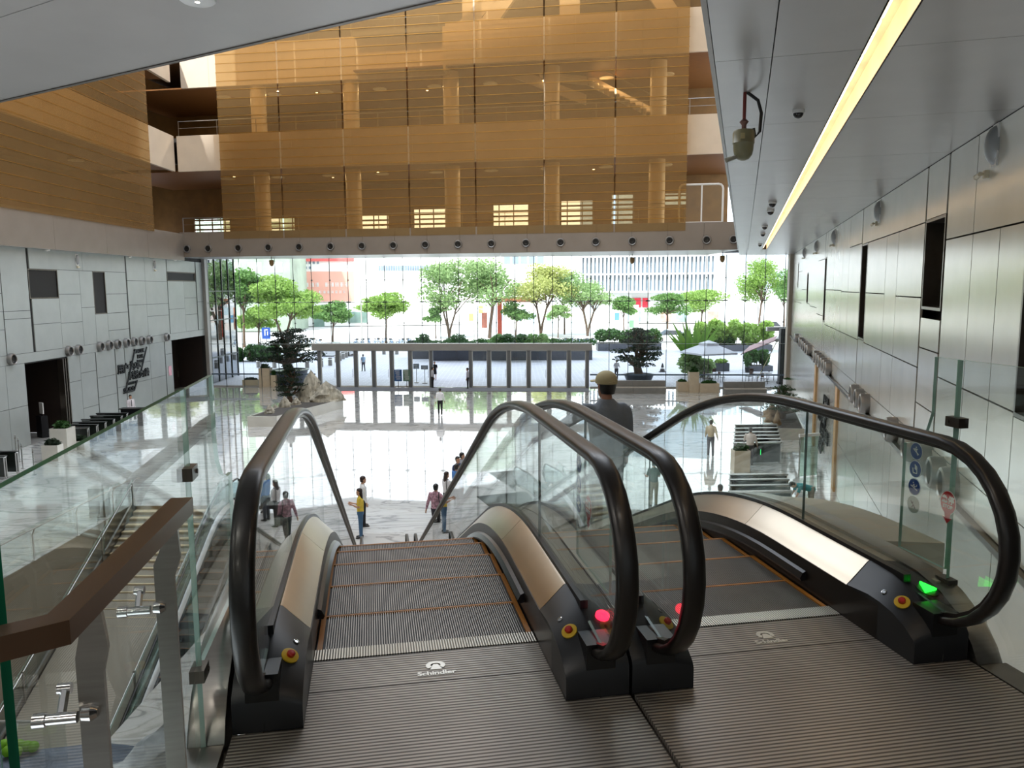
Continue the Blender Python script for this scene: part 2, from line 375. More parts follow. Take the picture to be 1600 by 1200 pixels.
def wall_window(n, c0, c1, z0, z1, org, along, inward, depth=0.3):
    """niche window in a panelled wall: dark reveal, frame, pane"""
    r = struct('window_%d' % n); A = Vector(along); N = Vector(inward); O = Vector(org)
    def fr(s, z, d): p = O + A*s + N*d; return (p.x, p.y, z)
    k = MB(); t = 0.06
    for (a, c2, e, f) in ((c0,c0+t,z0,z1),(c1-t,c1,z0,z1),(c0+t,c1-t,z0,z0+t),(c0+t,c1-t,z1-t,z1)):
        P = [fr(a,e,-depth),fr(c2,e,-depth),fr(c2,f,-depth),fr(a,f,-depth),fr(a,e,0.004),fr(c2,e,0.004),fr(c2,f,0.004),fr(a,f,0.004)]
        k.add(P, [(0,1,2,3),(7,6,5,4),(0,4,5,1),(1,5,6,2),(2,6,7,3),(3,7,4,0)])
    k.build('window_frame', m_dsteel, r)
    k = MB(); P = [fr(a,e,d) for d in (-depth, -depth+0.02) for a, e in ((c0+t,z0+t),(c1-t,z0+t),(c1-t,z1-t),(c0+t,z1-t))]
    k.add(P, [(0,1,2,3),(7,6,5,4),(0,4,5,1),(1,5,6,2),(2,6,7,3),(3,7,4,0)]); k.build('pane', m_wglass, r); return r
for i, h in enumerate(WINL): wall_window(1+i, h[0], h[1], h[2], h[3], (LX,0,0), (0,1,0), (1,0,0), 0.22)
# recesses behind the two dark doorways of the left wall
for n, y0, y1, zt in ((1,40.07,43.5,-2.17),(2,57.6,63.9,-2.1)):
    d = struct('door_%d' % n); k = MB()
    k.bbox((-29.5,y0-.1,FL-.02),(-29.4,y1+.1,zt)); k.bbox((-29.5,y0-.1,FL),(LX-.06,y0-.02,zt)); k.bbox((-29.5,y1+.02,FL),(LX-.06,y1+.1,zt)); k.bbox((-29.5,y0-.1,zt),(LX-.06,y1+.1,zt+.1))
    k.build('recess', M('dark_brown_recess',(42,32,28),rough=0.5), d)
    MB().bbox((-29.4,y0,FL-.02),(LX,y1,FL)).build('threshold', m_grey, d)
    for j in range(2 if n == 2 else 3):
        yy = y0+(y1-y0)*(j+.5)/(2 if n == 2 else 3); hw = (y1-y0)/(4 if n == 2 else 6)-.03
        lf = MB().bbox((-27.6,yy-hw,FL+.02),(-27.54,yy+hw,zt-.05)).build('door_leaf', M('dark_brown_leaf',(40,30,27),rough=0.45,var=.15), d)
        MB().bbox((-27.54,yy+hw*.7,FL+.9),(-27.48,yy+hw*.75,FL+1.4)).build('handle', m_steel, lf)
k = MB(); dj = struct('trim_1')
for j, y in enumerate((43.15,43.45,43.75)): MB().bbox((LX-.1,y-.05,FL),(LX+.22-j*.05,y+.04,-2.17)).build('jamb_fin', m_dsteel, dj)

# ------------------------------------------------------------------ right wall
wr = struct('wall_right')
def RWp(s, z, d=0.0): p = RW0 + rt*s + rn*d; return (p[0], p[1], z)
def rslab(s0, s1, z0, z1, d0, d1, mi=0, k=None):
    k = k or MB(); P = [RWp(s,z,d) for d in (d0,d1) for s, z in ((s0,z0),(s1,z0),(s1,z1),(s0,z1))]
    return k.add(P, [(0,1,2,3),(7,6,5,4),(0,4,5,1),(1,5,6,2),(2,6,7,3),(3,7,4,0)], mi)
def rpanel(s0, s1, z0, z1, g=0.014, mat=None):
    rslab(s0+g, s1-g, z0+g, z1-g, -0.05, 0.0).build('panel', mat or m_wallr, wr)
def rstrip(s0, s1, zs, g=0.014):
    for z0, z1 in zip(zs[:-1], zs[1:]): rpanel(s0, s1, z0, z1, g)
k = MB(); rslab(-14,51.6,FL,CEIL,-0.45,-0.36,k=k); k.build('wall_backing', m_seam, wr)
WINR = [(4.05,5.75,1.12,2.98),(13.75,15.0,-0.1,2.95),(26.1,26.9,-0.05,2.96),(36.3,37.4,0.6,2.4),(45.2,45.9,1.5,3.25),(-2.4,-0.5,-0.2,2.48)]
rstrip(-9,-5,[-1.6,1.4,4.1]); rstrip(-5,-2.4,[-1.6,-.15,2.48,4.1]); rpanel(-2.4,-.5,2.48,4.1); rpanel(-2.4,-.5,-1.6,-.2)
rstrip(-0.5,0.66,[-1.6,-.15,2.48]); rstrip(.66,2.12,[-1.6,-.15,2.48]); rstrip(2.12,3.95,[-1.6,-.15,2.48]); rpanel(-.5,2.12,2.48,4.1); rpanel(2.12,3.95,2.48,4.1)
rstrip(4.05,5.75,[-1.6,-.9,.3,.95]); rpanel(4.05,5.75,2.98,4.1)
rstrip(5.85,8.75,[-1.6,-.15,1.36,2.95]); rstrip(8.75,10.4,[-1.6,-.15,2.95]); rstrip(10.4,13.75,[-1.6,-.15,1.4,2.95]); rpanel(5.85,15.0,2.95,4.1); rpanel(13.75,15.0,-1.6,-.1)
rstrip(15.1,18.1,[-1.6,-.15,1.4,3.0,4.1]); rstrip(18.1,20.1,[-1.6,-.15,1.4,4.1]); rstrip(20.1,26.05,[-1.6,-.15,1.45,4.1]); rpanel(26.1,26.9,2.96,4.1); rpanel(26.1,26.9,-1.6,-.05)
rstrip(27,30.5,[-1.6,0.2,2.9,4.1]); rstrip(30.5,34.9,[-1.6,.5,4.1]); rstrip(34.9,36.3,[-1.6,0.6,4.1]); rpanel(36.3,37.4,2.4,4.1); rpanel(36.3,37.4,-1.6,.6); rstrip(37.4,41.5,[-1.6,1.4,4.1]); rstrip(41.5,45.2,[-1.6,0.5,2.6,4.1]); rpanel(45.2,45.9,3.25,4.1); rpanel(45.2,45.9,-1.6,1.5); rstrip(45.9,51.4,[-1.6,.5,4.1])
for s0, s1 in ((-9,1),(1,10),(10,20),(20,30),(30,40),(40,51.4)): rpanel(s0, s1, -2.15, -1.6, 0.006)
k = MB(); rslab(-9,51.4,-2.26,-2.16,-.02,.10,k=k); k.build('ledge', m_dsteel, wr)
for s0, s1 in ((-9,-4),(-4,0),(0,4),(4,8.3),(8.3,9.2),(9.2,11.4),(11.4,14.2),(14.2,16.4),(16.4,19.2),(20.0,22.3),(22.3,26),(26,28.3),(29.2,33),(33,37.5),(37.5,42),(42,46),(46,51.4)):
    rstrip(s0, s1, [FL, -4.4, -2.26])
m_tan = M('tan_wood_pillar', (196,156,104), rough=0.45, var=.08)
for s0, s1 in ((19.25,19.95),(28.35,29.15)): rslab(s0, s1, FL, -2.26, -.05, 0.08).build('pillar_facing', m_tan, wr)
for i, h in enumerate(WINR): wall_window(4+i, h[0], h[1], h[2], h[3], RW0, rt, rn, 0.34)

# ------------------------------------------------------------------ glass curtain wall
gd = (GL_R-GL_L); glen = float(np.linalg.norm(gd)); gt = gd/glen; gn = np.array([-gt[1], gt[0], 0]); GYAW = math.atan2(gt[1], gt[0])
def GLp(s, z, d=0.0): p = GL_L + gt*s + gn*d; return (p[0], p[1], z)
def gslab(s0, s1, z0, z1, d0, d1, k=None):
    k = k or MB(); P = [GLp(s,z,d) for d in (d0,d1) for s, z in ((s0,z0),(s1,z0),(s1,z1),(s0,z1))]
    return k.add(P, [(0,1,2,3),(7,6,5,4),(0,4,5,1),(1,5,6,2),(2,6,7,3),(3,7,4,0)])
def gs(px): 
    p = onplane(px, 560, GL_L, GL_R); return float((p-GL_L)@gt)
ZH, ZT = -2.85, 0.55
DS0, DS1 = gs(492), gs(922); NB = 15; bay = (DS1-DS0)/NB
s_lines = [DS0+i*bay for i in range(-6, 26)]; s_lines = [s for s in s_lines if 0.2 < s < glen-0.2]; s_lines = [0.0]+s_lines+[glen]
gw = struct('window_10')
for a, c in zip(s_lines[:-1], s_lines[1:]):
    mid = (a+c)/2
    gslab(a+.012, c-.012, ZT+.012, CEIL-.0, -.008, .008).build('pane', m_pane, gw)
    gslab(a+.012, c-.012, ZH+.012, ZT-.012, -.008, .008).build('pane', m_pane, gw)
    if not (DS0 < mid < DS1): gslab(a+.012, c-.012, FL, ZH-.012, -.008, .008).build('pane', m_pane, gw)
for s in s_lines[1:-1]:
    zb = ZH if DS0-.1 < s < DS1+.1 else FL
    MB().tube([GLp(s,zb,-.12), GLp(s,CEIL,-.12)], 0.028, 6).build('tension_rod', m_rod, gw)
    for z in (ZT, (ZT+CEIL)/2, (ZT+ZH)/2):
        k = MB(); p = GLp(s,z,-.06); k.box(p,(0.34 if z == ZT else .10,0.14,0.09),GYAW); k.build('spider_clamp', m_rod, gw)
for z, nm in ((ZT,'transom'),(ZH,'transom')): gslab(0, glen, z-.018, z+.018, -.03, .03).build(nm, M('pale_transom',(170,180,178),rough=.3,var=0), gw)
for a, c in ((0.0,DS0),(DS1,glen)): gslab(a, c, FL, FL+.10, -.06, .06).build('sill', m_frame, gw)
gslab(-.1, .35, FL, CEIL, -.2, .25).build('edge_post', m_frame, gw); gslab(glen-.55, glen+.2, FL, CEIL, -.3, .25).build('edge_post', M('beige_edge_post',(196,184,168),rough=.5,var=.03), gw)
for a, c in ((0.4,DS0),(DS1,glen-.6)): gslab(a, c, FL+1.0, FL+1.12, -.03, .03).build('impact_rail', M('blue_grey_rail',(96,112,130),rough=.4,var=.03), gw)

# sliding glass entrance doors under the header
head = struct('trim_2'); gslab(DS0-.15, DS1+.15, ZH-.52, ZH, -.28, .28).build('door_header', m_frame, head); gslab(DS0-.15, DS1+.15, ZH-.0, ZH+.05, -.30, .30).build('header_cap', m_white, head)
m_dpost = M('dark_door_post', (118,121,124), metal=.2, rough=.4, var=.03)
posts_px = [499,528,556,584,612,641,674,735,764,795,826,858,889,918]
for i, (a, c) in enumerate(zip(posts_px[:-1], posts_px[1:])):
    s0, s1 = gs(a), gs(c); d = struct('door_%d' % (3+i)); opn = i == 6
    wpost = .125
    gslab(s0-wpost, s0+wpost, FL, ZH-.52, -.16, .16).build('door_post', m_dpost, d)
    if i == len(posts_px)-2: gslab(s1-wpost, s1+wpost, FL, ZH-.52, -.16, .16).build('door_post', m_dpost, d)
    if not opn:
        lf = MB()
        for x0, x1, z0, z1 in ((s0+wpost,s0+wpost+.07,FL,ZH-.52),(s1-wpost-.07,s1-wpost,FL,ZH-.52),(s0+wpost+.07,s1-wpost-.07,FL,FL+.12),(s0+wpost+.07,s1-wpost-.07,ZH-.60,ZH-.52)): gslab(x0,x1,z0,z1,-.03,.03,lf)
        lf = lf.build('leaf_frame', M('pale_leaf_frame',(214,216,214),rough=.4,var=0), d)
        gslab(s0+wpost+.07, s1-wpost-.07, FL+.12, ZH-.60, -.008, .008).build('pane', m_pane, lf)
        MB().tube([GLp(s1-wpost-.14,FL+.8,-.09),GLp(s1-wpost-.14,FL+1.5,-.09)], .018, 6).build('handle', m_steel, d)

# ------------------------------------------------------------------ soffit over the lobby edge and near ceiling
A0 = np.array([1.27, 6.0, 0])
def clip(poly, f):
    out = []
    for i in range(len(poly)):
        p, q = np.array(poly[i], float), np.array(poly[(i+1) % len(poly)], float); a, c = f(p), f(q)
        if a >= 0: out.append(tuple(p))
        if (a >= 0) != (c >= 0): out.append(tuple(p+(q-p)*(a/(a-c))))
    return out
ce = struct('ceiling')
CO0, CO1 = 2.26, 2.52          # cove slot, measured off the right wall
def off(p): return float((p[0]-RW0[0])*rn[0]+(p[1]-RW0[1])*rn[1])
def alo(p): return float((p[0]-RW0[0])*rt[0]+(p[1]-RW0[1])*rt[1])
ED = 4.06
def cpanel(poly, name='panel', z=CEIL, th=0.06, mat=None):
    if len(poly) >= 3: MB().prism(poly, z, z+th).build(name, mat or m_ceil, ce)
def rw2(s, d): p = RW0+rt*s+rn*d; return (p[0], p[1])
for d0, d1 in ((0.0,CO0),(CO1,3.45),(3.45,ED)):
    cuts = [-14,-8,-3.5,0.2,3.9,7.6,11.3,16,21,27,34,43]
    for s0, s1 in zip(cuts[:-1], cuts[1:]):
        g = .006; cpanel([rw2(s0+g,d0+g), rw2(s1-g,d0+g), rw2(s1-g,d1-g), rw2(s0+g,d1-g)])
cp = [rw2(43,0), rw2(53,0)]
MB().prism([rw2(43.02,.006), rw2(53,.006), rw2(52,ED), rw2(43.02,ED)], CEIL, CEIL+.06).build('panel', m_ceil, ce)
# underside between the fascia and the glass
q0 = FA+fn*0.02; q1 = FB+fn*.02
n_s = 10
for i in range(n_s):
    a = q0+(q1-q0)*i/n_s; c = q0+(q1-q0)*(i+1)/n_s; ga = GL_L+gd*(i/n_s)*.86; gc = GL_L+gd*((i+1)/n_s)*.86
    MB().prism([tuple(a[:2]), tuple((c-ft*.012)[:2]), tuple((gc-gt*.012)[:2]+gn[:2]*.4), tuple(ga[:2]+gn[:2]*.4)], CEIL, CEIL+.06).build('panel', m_ceil, ce)
# cove slot lamp trough
cv = struct('trim_3')
k = MB()
for d0, d1, z0, z1 in ((CO0-.02,CO0,CEIL,CEIL+.3),(CO1,CO1+.02,CEIL,CEIL+.3),(CO0-.02,CO1+.02,CEIL+.3,CEIL+.32)): rslab(-14,50.5,z0,z1,d0,d1,k=k)
k.build('trough', M('cove_trough',(226,214,194),rough=.45,var=.04), cv)
m_lamp = M('warm_lamp', (255,232,196), emit=(255,228,184), estr=5.5, var=0)
s = -13.8
cl = thing('cove_light', 'long warm linear light slot running down the grey ceiling', 'light', tuple(RW0+rn*2.4+rt*18+np.array([0,0,.2])))
while s < 50:
    k = MB(); rslab(s, s+1.1, CEIL+.10, CEIL+.16, CO1-.07, CO1-.01, k=k); k.v = [(v[0]-cl.location.x, v[1]-cl.location.y, v[2]-cl.location.z) for v in k.v]
    k.build('light_tube', m_lamp, cl); s += 1.22
# near ceiling, left of the slanted edge
dg = np.array([-.868, .496, 0]); dn = np.array([-.496, -.868, 0])           # along the edge to the left; back over the camera
for i in range(9):
    a, c = i*1.7, (i+1)*1.7-.012
    for j, (s0, s1) in enumerate(((0,9),(9,20),(20,36))):
        P = [A0+dg*(s0+(0 if j else 0))+dn*a, A0+dg*(s1-.01)+dn*a, A0+dg*(s1-.01)+dn*c, A0+dg*s0+dn*c]
        poly = [tuple(p[:2]) for p in P][::1]
        poly = clip(poly, lambda p: off(p)-ED-.006); poly = clip(poly, lambda p: p[1]+9)
        cpanel(poly[::-1] if False else poly)
P = [A0+dn*0, A0+dn*15.3, A0-dg*14+dn*15.3, A0-dg*14]
poly = clip([tuple(p[:2]) for p in P], lambda p: off(p)-ED-.006); cpanel(poly)
for (d0, d1) in ((-.4, CO0-.03), (CO1+.03, ED)):
    MB().prism([rw2(-20,d0), rw2(54,d0), rw2(54 if d0 < 0 else 43.2,d1), rw2(-20,d1)], CEIL+.07, CEIL+.12).build('ceiling_backing', m_seam, ce)
q2_, q3_ = FA-ft*3, FB+ft*2
MB().prism([tuple((q2_+fn*.3)[:2]), tuple((q3_+fn*.3)[:2]), tuple((GL_R+gt*2)[:2]), tuple((GL_L-gt*2)[:2])], CEIL+.13, CEIL+.18).build('ceiling_backing', m_seam, ce)
P = [A0-dn*.0, A0+dg*40, A0+dg*40+dn*16, A0-dg*14+dn*16, A0-dg*14]
poly = clip([tuple(p[:2]) for p in P], lambda p: off(p)-ED-.0); MB().prism(poly, CEIL+.07, CEIL+.12).build('ceiling_backing', m_seam, ce)
# thin dark edge trims of the opening
et = struct('trim_4')
k = MB(); rslab(-14,43.2,CEIL-.01,CEIL+.35,ED,ED+.05,k=k); k.build('edge_trim', m_dsteel, et)
k = MB(); e0, e1 = A0-dn*.04, A0+dg*36-dn*.04
k.prism([tuple(e0[:2]), tuple(e1[:2]), tuple((e1+dn*.05)[:2]), tuple((e0+dn*.05)[:2])], CEIL-.01, CEIL+.35); k.build('edge_trim', m_dsteel, et)
# ------------------------------------------------------------------ fascias, gold mesh screens, upper floors
def FAp(s, z, d=0.0): p = FA + ft*s + fn*d; return (p[0], p[1], z)
def fslab(s0, s1, z0, z1, d0, d1, k=None):
    k = k or MB(); P = [FAp(s,z,d) for d in (d0,d1) for s, z in ((s0,z0),(s1,z0),(s1,z1),(s0,z1))]
    return k.add(P, [(0,1,2,3),(7,6,5,4),(0,4,5,1),(1,5,6,2),(2,6,7,3),(3,7,4,0)])
ZF = 5.97
tr5 = struct('trim_5'); NF = 17
for i in range(NF):
    a, c = FLEN*i/NF, FLEN*(i+1)/NF; fslab(a+.008, c-.008, CEIL, ZF, -.04, .04).build('panel', m_fascia, tr5)
fslab(-.2, FLEN+3, CEIL+.02, ZF-.02, .05, .35).build('fascia_core', m_seam, tr5)
LFX = -24.95; LFY1 = FA[1]
tr6 = struct('trim_6')
ys = [8,14,20,26,32,37.5,43,48.5,54,59.9]
for y0, y1 in zip(ys[:-1], ys[1:]): MB().bbox((LFX-.06,y0+.008,3.86),(LFX,y1-.008,5.85)).build('panel', m_fascia, tr6)
MB().bbox((LX-.3,8,3.84),(LFX-.02,59.9,3.9)).build('soffit_strip', m_ceil, tr6)
# ring lights in the back fascia
ringpx = [293,326,373,420,468,517,566,615,665,716,768,822,876,931,988,1046,1104,1146]
m_ringin = M('ring_black', (14,14,14), rough=.4, var=0)
m_ringm = M('ring_metal', (150,148,146), metal=.9, rough=.35, var=.05)
def ring_thing(label, pos, yaw, r, group, proud=.12):
    t = thing('ring_light', label, 'light', pos, yaw, group)
    MB().lathe([(r*.70,proud*.5),(r*.72,proud*.9),(r*.80,proud),(r*.93,proud*.92),(r,proud*.6),(r,-.02)], ax='y', n=24, cap=False).build('ring', m_ringm, t, smooth=True)
    MB().lathe([(r*.71,proud*.5),(r*.45,proud*.62),(0.001,proud*.40)], ax='y', n=20, cap=False).build('lens', m_ringin, t)
    return t
for i, x in enumerate(ringpx):
    p = onplane(x, 389-(x-293)*.0176, FA, FB); ring_thing('%s ring light from the left in the bronze fascia above the glass wall' % ORD[i], tuple(p-fn*.04), FYAW+math.pi, .30, 'ring lights along the back fascia')
for i, y in enumerate([38.93,44.04,45.03,47.43,48.5,49.53,50.69,51.73,52.81,53.93,56.65]):
    ring_thing('%s ring light from the near end of the left wall ledge' % ORD[i], (LX,y,-1.80), -math.pi/2, .30, 'ring lights along the left wall', .22)
for i, s in enumerate([2.2,3.1,4.25,5.5,7.7,12.1,13.2,14.3,22.4,23.4,24.4,25.8,27.0,28.3,32.5,34,35.5,37,39,43]):
    p = RWp(s,-1.86); ring_thing('%s ring light from the near end of the right wall ledge' % ORD[i], p, RYAW, .31, 'ring lights along the right wall', .26)

# gold mesh screens
scr = thing('mesh_screen', 'tall gold metal mesh screen hanging in front of the back galleries', 'screen', FAp(3.6,ZF,-.05), FYAW)
S0, S1 = 3.6, 37.7; NP = 7; ZTOP = 24.0
for i in range(NP):
    a, c = (S1-S0)*i/NP, (S1-S0)*(i+1)/NP
    MB().bbox((a+.06,-.012,-.55),(c-.06,.012,ZTOP-ZF)).build('mesh_panel', m_gold, scr)
    k = MB(); z = 0.3
    while z < ZTOP-ZF:
        k.bbox((a+.02,-.03,z-.018),(c-.02,-.014,z+.018)); z += 0.62
    k.build('cross_wire', m_goldl, scr, kind='stuff')
scl = thing('mesh_screen', 'gold metal mesh screen along the left gallery', 'screen', (LFX+.05,22,5.85), 0)
ysl = [0,5.2,10.4,15.6,20.8,26,30,33.0]
for y0, y1 in zip(ysl[:-1], ysl[1:]):
    MB().bbox((-.012,y0+.02,-.15),(.012,y1-.02,ZTOP-5.85)).build('mesh_panel', m_gold, scl)
    k = MB(); z = .3
    while z < ZTOP-5.85: k.bbox((.014,y0+.02,z-.015),(.03,y1-.02,z+.015)); z += .62
    k.build('cross_wire', m_goldl, scl, kind='stuff')

# gallery slabs behind the screens: deck, edge band, warm ceiling
gal = struct('wall_back')
for z0, z1, sa, sb, d in ((10.62,13.25,-.4,41.5,0.9),(17.35,20.2,20.8,41.5,0.9),(17.0,20.0,-.4,20.8,1.9)):
    n = 9; 
    for i in range(n):
        a, c = sa+(sb-sa)*i/n, sa+(sb-sa)*(i+1)/n
        fslab(a+.006, c-.006, z0, z1, d, d+.25).build('band_panel', m_band, gal)
    fslab(sa-7, sb, z1-.4, z1-.1, d+.25, 14).build('deck', m_grey, gal)
    fslab(sa-7, sb, z0, z0+.1, d+.25, 14).build('gallery_ceiling', m_wood, gal)
fslab(20.6,20.8,17.0,20.0,.9,1.9).build('band_return', m_band, gal)
fslab(-8, 41.5, ZF-.5, ZF-.2, .4, 14).build('deck', m_grey, gal)
for z0, z1 in ((10.62,13.25),(17.2,20.1)):
    x = FA[0]-.45
    for y0, y1 in ((10,22),(22,34),(34,44),(44,52),(52,60.9)): MB().bbox((x-.25,y0+.006,z0),(x,y1-.006,z1)).build('band_panel', m_band, gal)
    MB().bbox((x-8,10,z1-.4),(x-.25,60,z1-.1)).build('deck', m_grey, gal); MB().bbox((x-8,10,z0),(x-.25,60,z0+.1)).build('gallery_ceiling', m_wood, gal)
MB().bbox((-34,10,5.4),(LFX-.1,60,5.7)).build('deck', m_grey, gal)
MB().bbox((-34.2,8,5.4),(-34,75,27)).build('left_room_wall', m_bronze, gal)
# back room wall with gridded window openings on the first gallery
DB = 11.0
wins = [(-5.5,-2.0,6.3,8.0),(1.0,4.2,6.3,7.9),(9.8,12.9,6.4,8.0),(15.2,18.2,6.4,8.4),(22.2,25.2,6.5,8.6),(28.0,30.6,6.4,8.8),(32.2,34.0,6.4,9.2),(36.0,38.2,8.3,9.2)]
s = -14.0
for (a, c, z0, z1) in wins:
    fslab(s, a, ZF-.2, 10.62, DB, DB+.2).build('room_wall', m_bronze, gal); fslab(a, c, ZF-.2, z0, DB, DB+.2).build('room_wall', m_bronze, gal); fslab(a, c, z1, 10.62, DB, DB+.2).build('room_wall', m_bronze, gal); s = c
fslab(s, 41.5, ZF-.2, 10.62, DB, DB+.2).build('room_wall', m_bronze, gal)
fslab(-14, 41.5, 10.6, 27, DB, DB+.2).build('room_wall', m_bronze, gal)
for i, (a, c, z0, z1) in enumerate(wins):
    wn = struct('window_%d' % (11+i)); z = z0+.32
    while z < z1-.1: fslab(a, c, z-.07, z+.07, DB+.05, DB+.12).build('glazing_bar', m_bronze, wn); z += .42
    x = a+.5
    while x < c: fslab(x-.04, x+.04, z0, z1, DB+.04, DB+.13).build('glazing_bar', m_bronze, wn); x += 1.25
# round gallery columns
for i, px in enumerate([410,553,707,862,1026]):
    p = onplane(px, 300, FA+fn*2.6, FB+fn*2.6); c = struct('column_%d' % (i+1), loc=(p[0],p[1],ZF-.2))
    c['label'] = '%s pale round gallery column from the left behind the gold screen' % ORD[i]
    for z0, z1 in ((0,1.7),(1.75,4.84)): MB().lathe([(.58,z0),(.58,z1)], n=24).build('shaft', m_colm, c, smooth=True)
    for z0, z1 in ((7.1,9.0),(9.05,11.55)): MB().lathe([(.58,z0),(.58,z1)], n=24).build('shaft', m_colm, c, smooth=True)
# glass balustrade and rails of the galleries
def rail_run(label, P, Q, z):
    r = thing('gallery_railing', label, 'railing', tuple(P), 0); P = np.array(P); Q = np.array(Q); L = np.linalg.norm(Q-P); t = (Q-P)/L
    n = int(L/3)
    for i in range(n+1):
        q = t*(L*i/n); MB().box((q[0],q[1],.55),(.05,.05,1.1)).build('post', m_steel, r)
    MB().tube([(0,0,1.1), tuple(Q-P+np.array([0,0,1.1]))], .03, 6).build('handrail', m_steel, r)
    MB().tube([(0,0,.6), tuple(Q-P+np.array([0,0,.6]))], .012, 6).build('wire', m_steel, r)
rail_run('steel railing of the upper gallery behind the gold screen', FAp(-.3,13.25,1.1), FAp(41,13.25,1.1), 0)
rail_run('steel railing of the first gallery above the ring light fascia', FAp(0,ZF,.5), FAp(37.6,ZF,.5), 0)
rail_run('steel railing of the topmost gallery with the white braces', FAp(0,20.1,2.2), FAp(20,20.1,2.2), 0)
# stair flight seen through the screen on the second gallery
st = thing('stair_flight', 'pale inclined stair flight behind the gold screen', 'stairs', FAp(27.5,13.25,4.5), FYAW)
def stq(x0,z0,x1,z1,w,th,dy): return MB().add([(x0,dy,z0),(x1,dy,z1),(x1,dy,z1+th),(x0,dy,z0+th),(x0,dy+w,z0),(x1,dy+w,z1),(x1,dy+w,z1+th),(x0,dy+w,z0+th)],[(0,1,2,3),(7,6,5,4),(0,4,5,1),(1,5,6,2),(2,6,7,3),(3,7,4,0)])
stq(-2.5,4.0,3.0,1.75,.2,.75,0).build('stringer', m_band, st); stq(3.0,3.6,9.5,0,.2,.8,1.7).build('stringer', m_band, st); stq(-.5,4.1,3.0,3.6,1.9,.2,0).build('half_landing', m_band, st)
for i in range(16): MB().box((3.3+i*.39,.9,3.55-i*.22),(.4,1.6,.08)).build('tread', m_beige, st)
MB().tube([(3.0,0,4.9),(9.5,0,1.3)],.03,6).build('handrail', m_steel, st)
# white braces of the top gallery
brc = struct('trim_7')
for a, za, c, zc in ((23.5,20.2,27,24.5),(22.5,20.2,22.5,24.5),(26.0,24.0,21.8,20.2),(29.5,20.2,29.5,25),(36.5,20.2,33.5,24.5)):
    k = MB(); k.add([FAp(a-.7,za,2),FAp(a+.7,za,2),FAp(c+.7,zc,2),FAp(c-.7,zc,2),FAp(a-.7,za,2.4),FAp(a+.7,za,2.4),FAp(c+.7,zc,2.4),FAp(c-.7,zc,2.4)],[(0,1,2,3),(7,6,5,4),(0,4,5,1),(1,5,6,2),(2,6,7,3),(3,7,4,0)]); k.build('brace', m_band, brc)
for i, (s_, z_) in enumerate(((2.5,9.6),(6,10.4),(10,10.3),(14.5,10.4),(20,10.45),(31,10.45),(6.5,16.9),(9.3,16.9),(18,16.9),(16.7,20.9),(28.8,22.0))):
    t = thing('downlight', '%s small downlight in the gallery ceiling behind the gold mesh' % ORD[i], 'light', FAp(s_,10.60 if z_ < 12 else 17.0 if z_ < 18 else 24.4,4+(i % 3)), 0, 'gallery downlights')
    MB().lathe([(.10,-.03),(.13,0)], n=12).build('rim', m_white, t); MB().lathe([(.09,-.035),(.085,-.045)], n=12).build('lamp', M('white_lamp',(255,245,225),emit=(255,240,215),estr=9,var=0), t)
# white framed glass door at the right end of the first gallery
gdr = thing('glass_gate', 'white framed glass gate with rounded corners at the end of the gallery', 'gate', FAp(37.2,ZF,.3), FYAW)
def rrect(w, h, r): 
    P = []
    for cx, cz, a0 in ((w-r,h-r,0),(r,h-r,90)):
        for a in range(0, 91, 30): P.append((cx+r*math.cos(math.radians(a0+a)), cz+r*math.sin(math.radians(a0+a))))
    return [(w,0)]+P+[(0,0)]
k = MB(); pp = [(x,0,z) for x, z in rrect(2.9,2.55,.3)]; k.tube(pp, .07, 8); k.tube([(2.9,0,0),(0,0,0)], .06, 8); k.tube([(1.5,0,0),(1.5,0,2.55)], .05, 8); k.build('gate_frame', m_white, gdr, smooth=True)
MB().bbox((.05,-.01,.05),(2.85,.01,2.5)).build('pane', m_pane, gdr)
lfx = struct('trim_9')
for (x, y, z, sz) in FILL_LAMPS:
    MB().lathe([(sz*.5+.03, .02), (sz*.5+.05, .08), (sz*.5, .12)], (x, y, z), 20).build('fill_lamp_housing', m_white, lfx)  # housings made up to go with the added fill lamps
# ------------------------------------------------------------------ shell that is out of the frame
sh = struct('wall_front')
k = MB(); k.bbox((-32,-9.3,-12),(12,-9,30)); k.build('rear_wall', m_wallp, sh)
k = MB(); rslab(-30,44,CEIL+.36,30,ED-.35,ED+.02,k=k); k.build('atrium_wall', m_band, sh)
e0, e1 = A0, A0+dg*40
k = MB(); k.prism([tuple(e0[:2]), tuple(e1[:2]), tuple((e1+dn*.3)[:2]), tuple((e0+dn*.3)[:2])], CEIL+.36, 30); k.build('atrium_wall', m_band, sh)
MB().bbox((-34.2,-9.3,-12),(-34,10,30)).build('side_wall', m_wallp, sh)
MB().prism([(-26,1.8),(-26,-9),(9,-9),(9,-2)], -.8, -.02).build('mezzanine_slab', m_grey, sh)
tw = struct('roof')
MB().bbox((-60,-40,30),(60,2,95)).build('sun_block_mass', m_grey, tw)  # unseen block, sized to keep the sun off the atrium and plaza
MB().bbox((-60,69,27),(60,71,33)).build('roof_edge', m_grey, tw)
fslab(-14, 42, 27, 27.3, 1, 15).build('roof_slab', m_grey, tw)
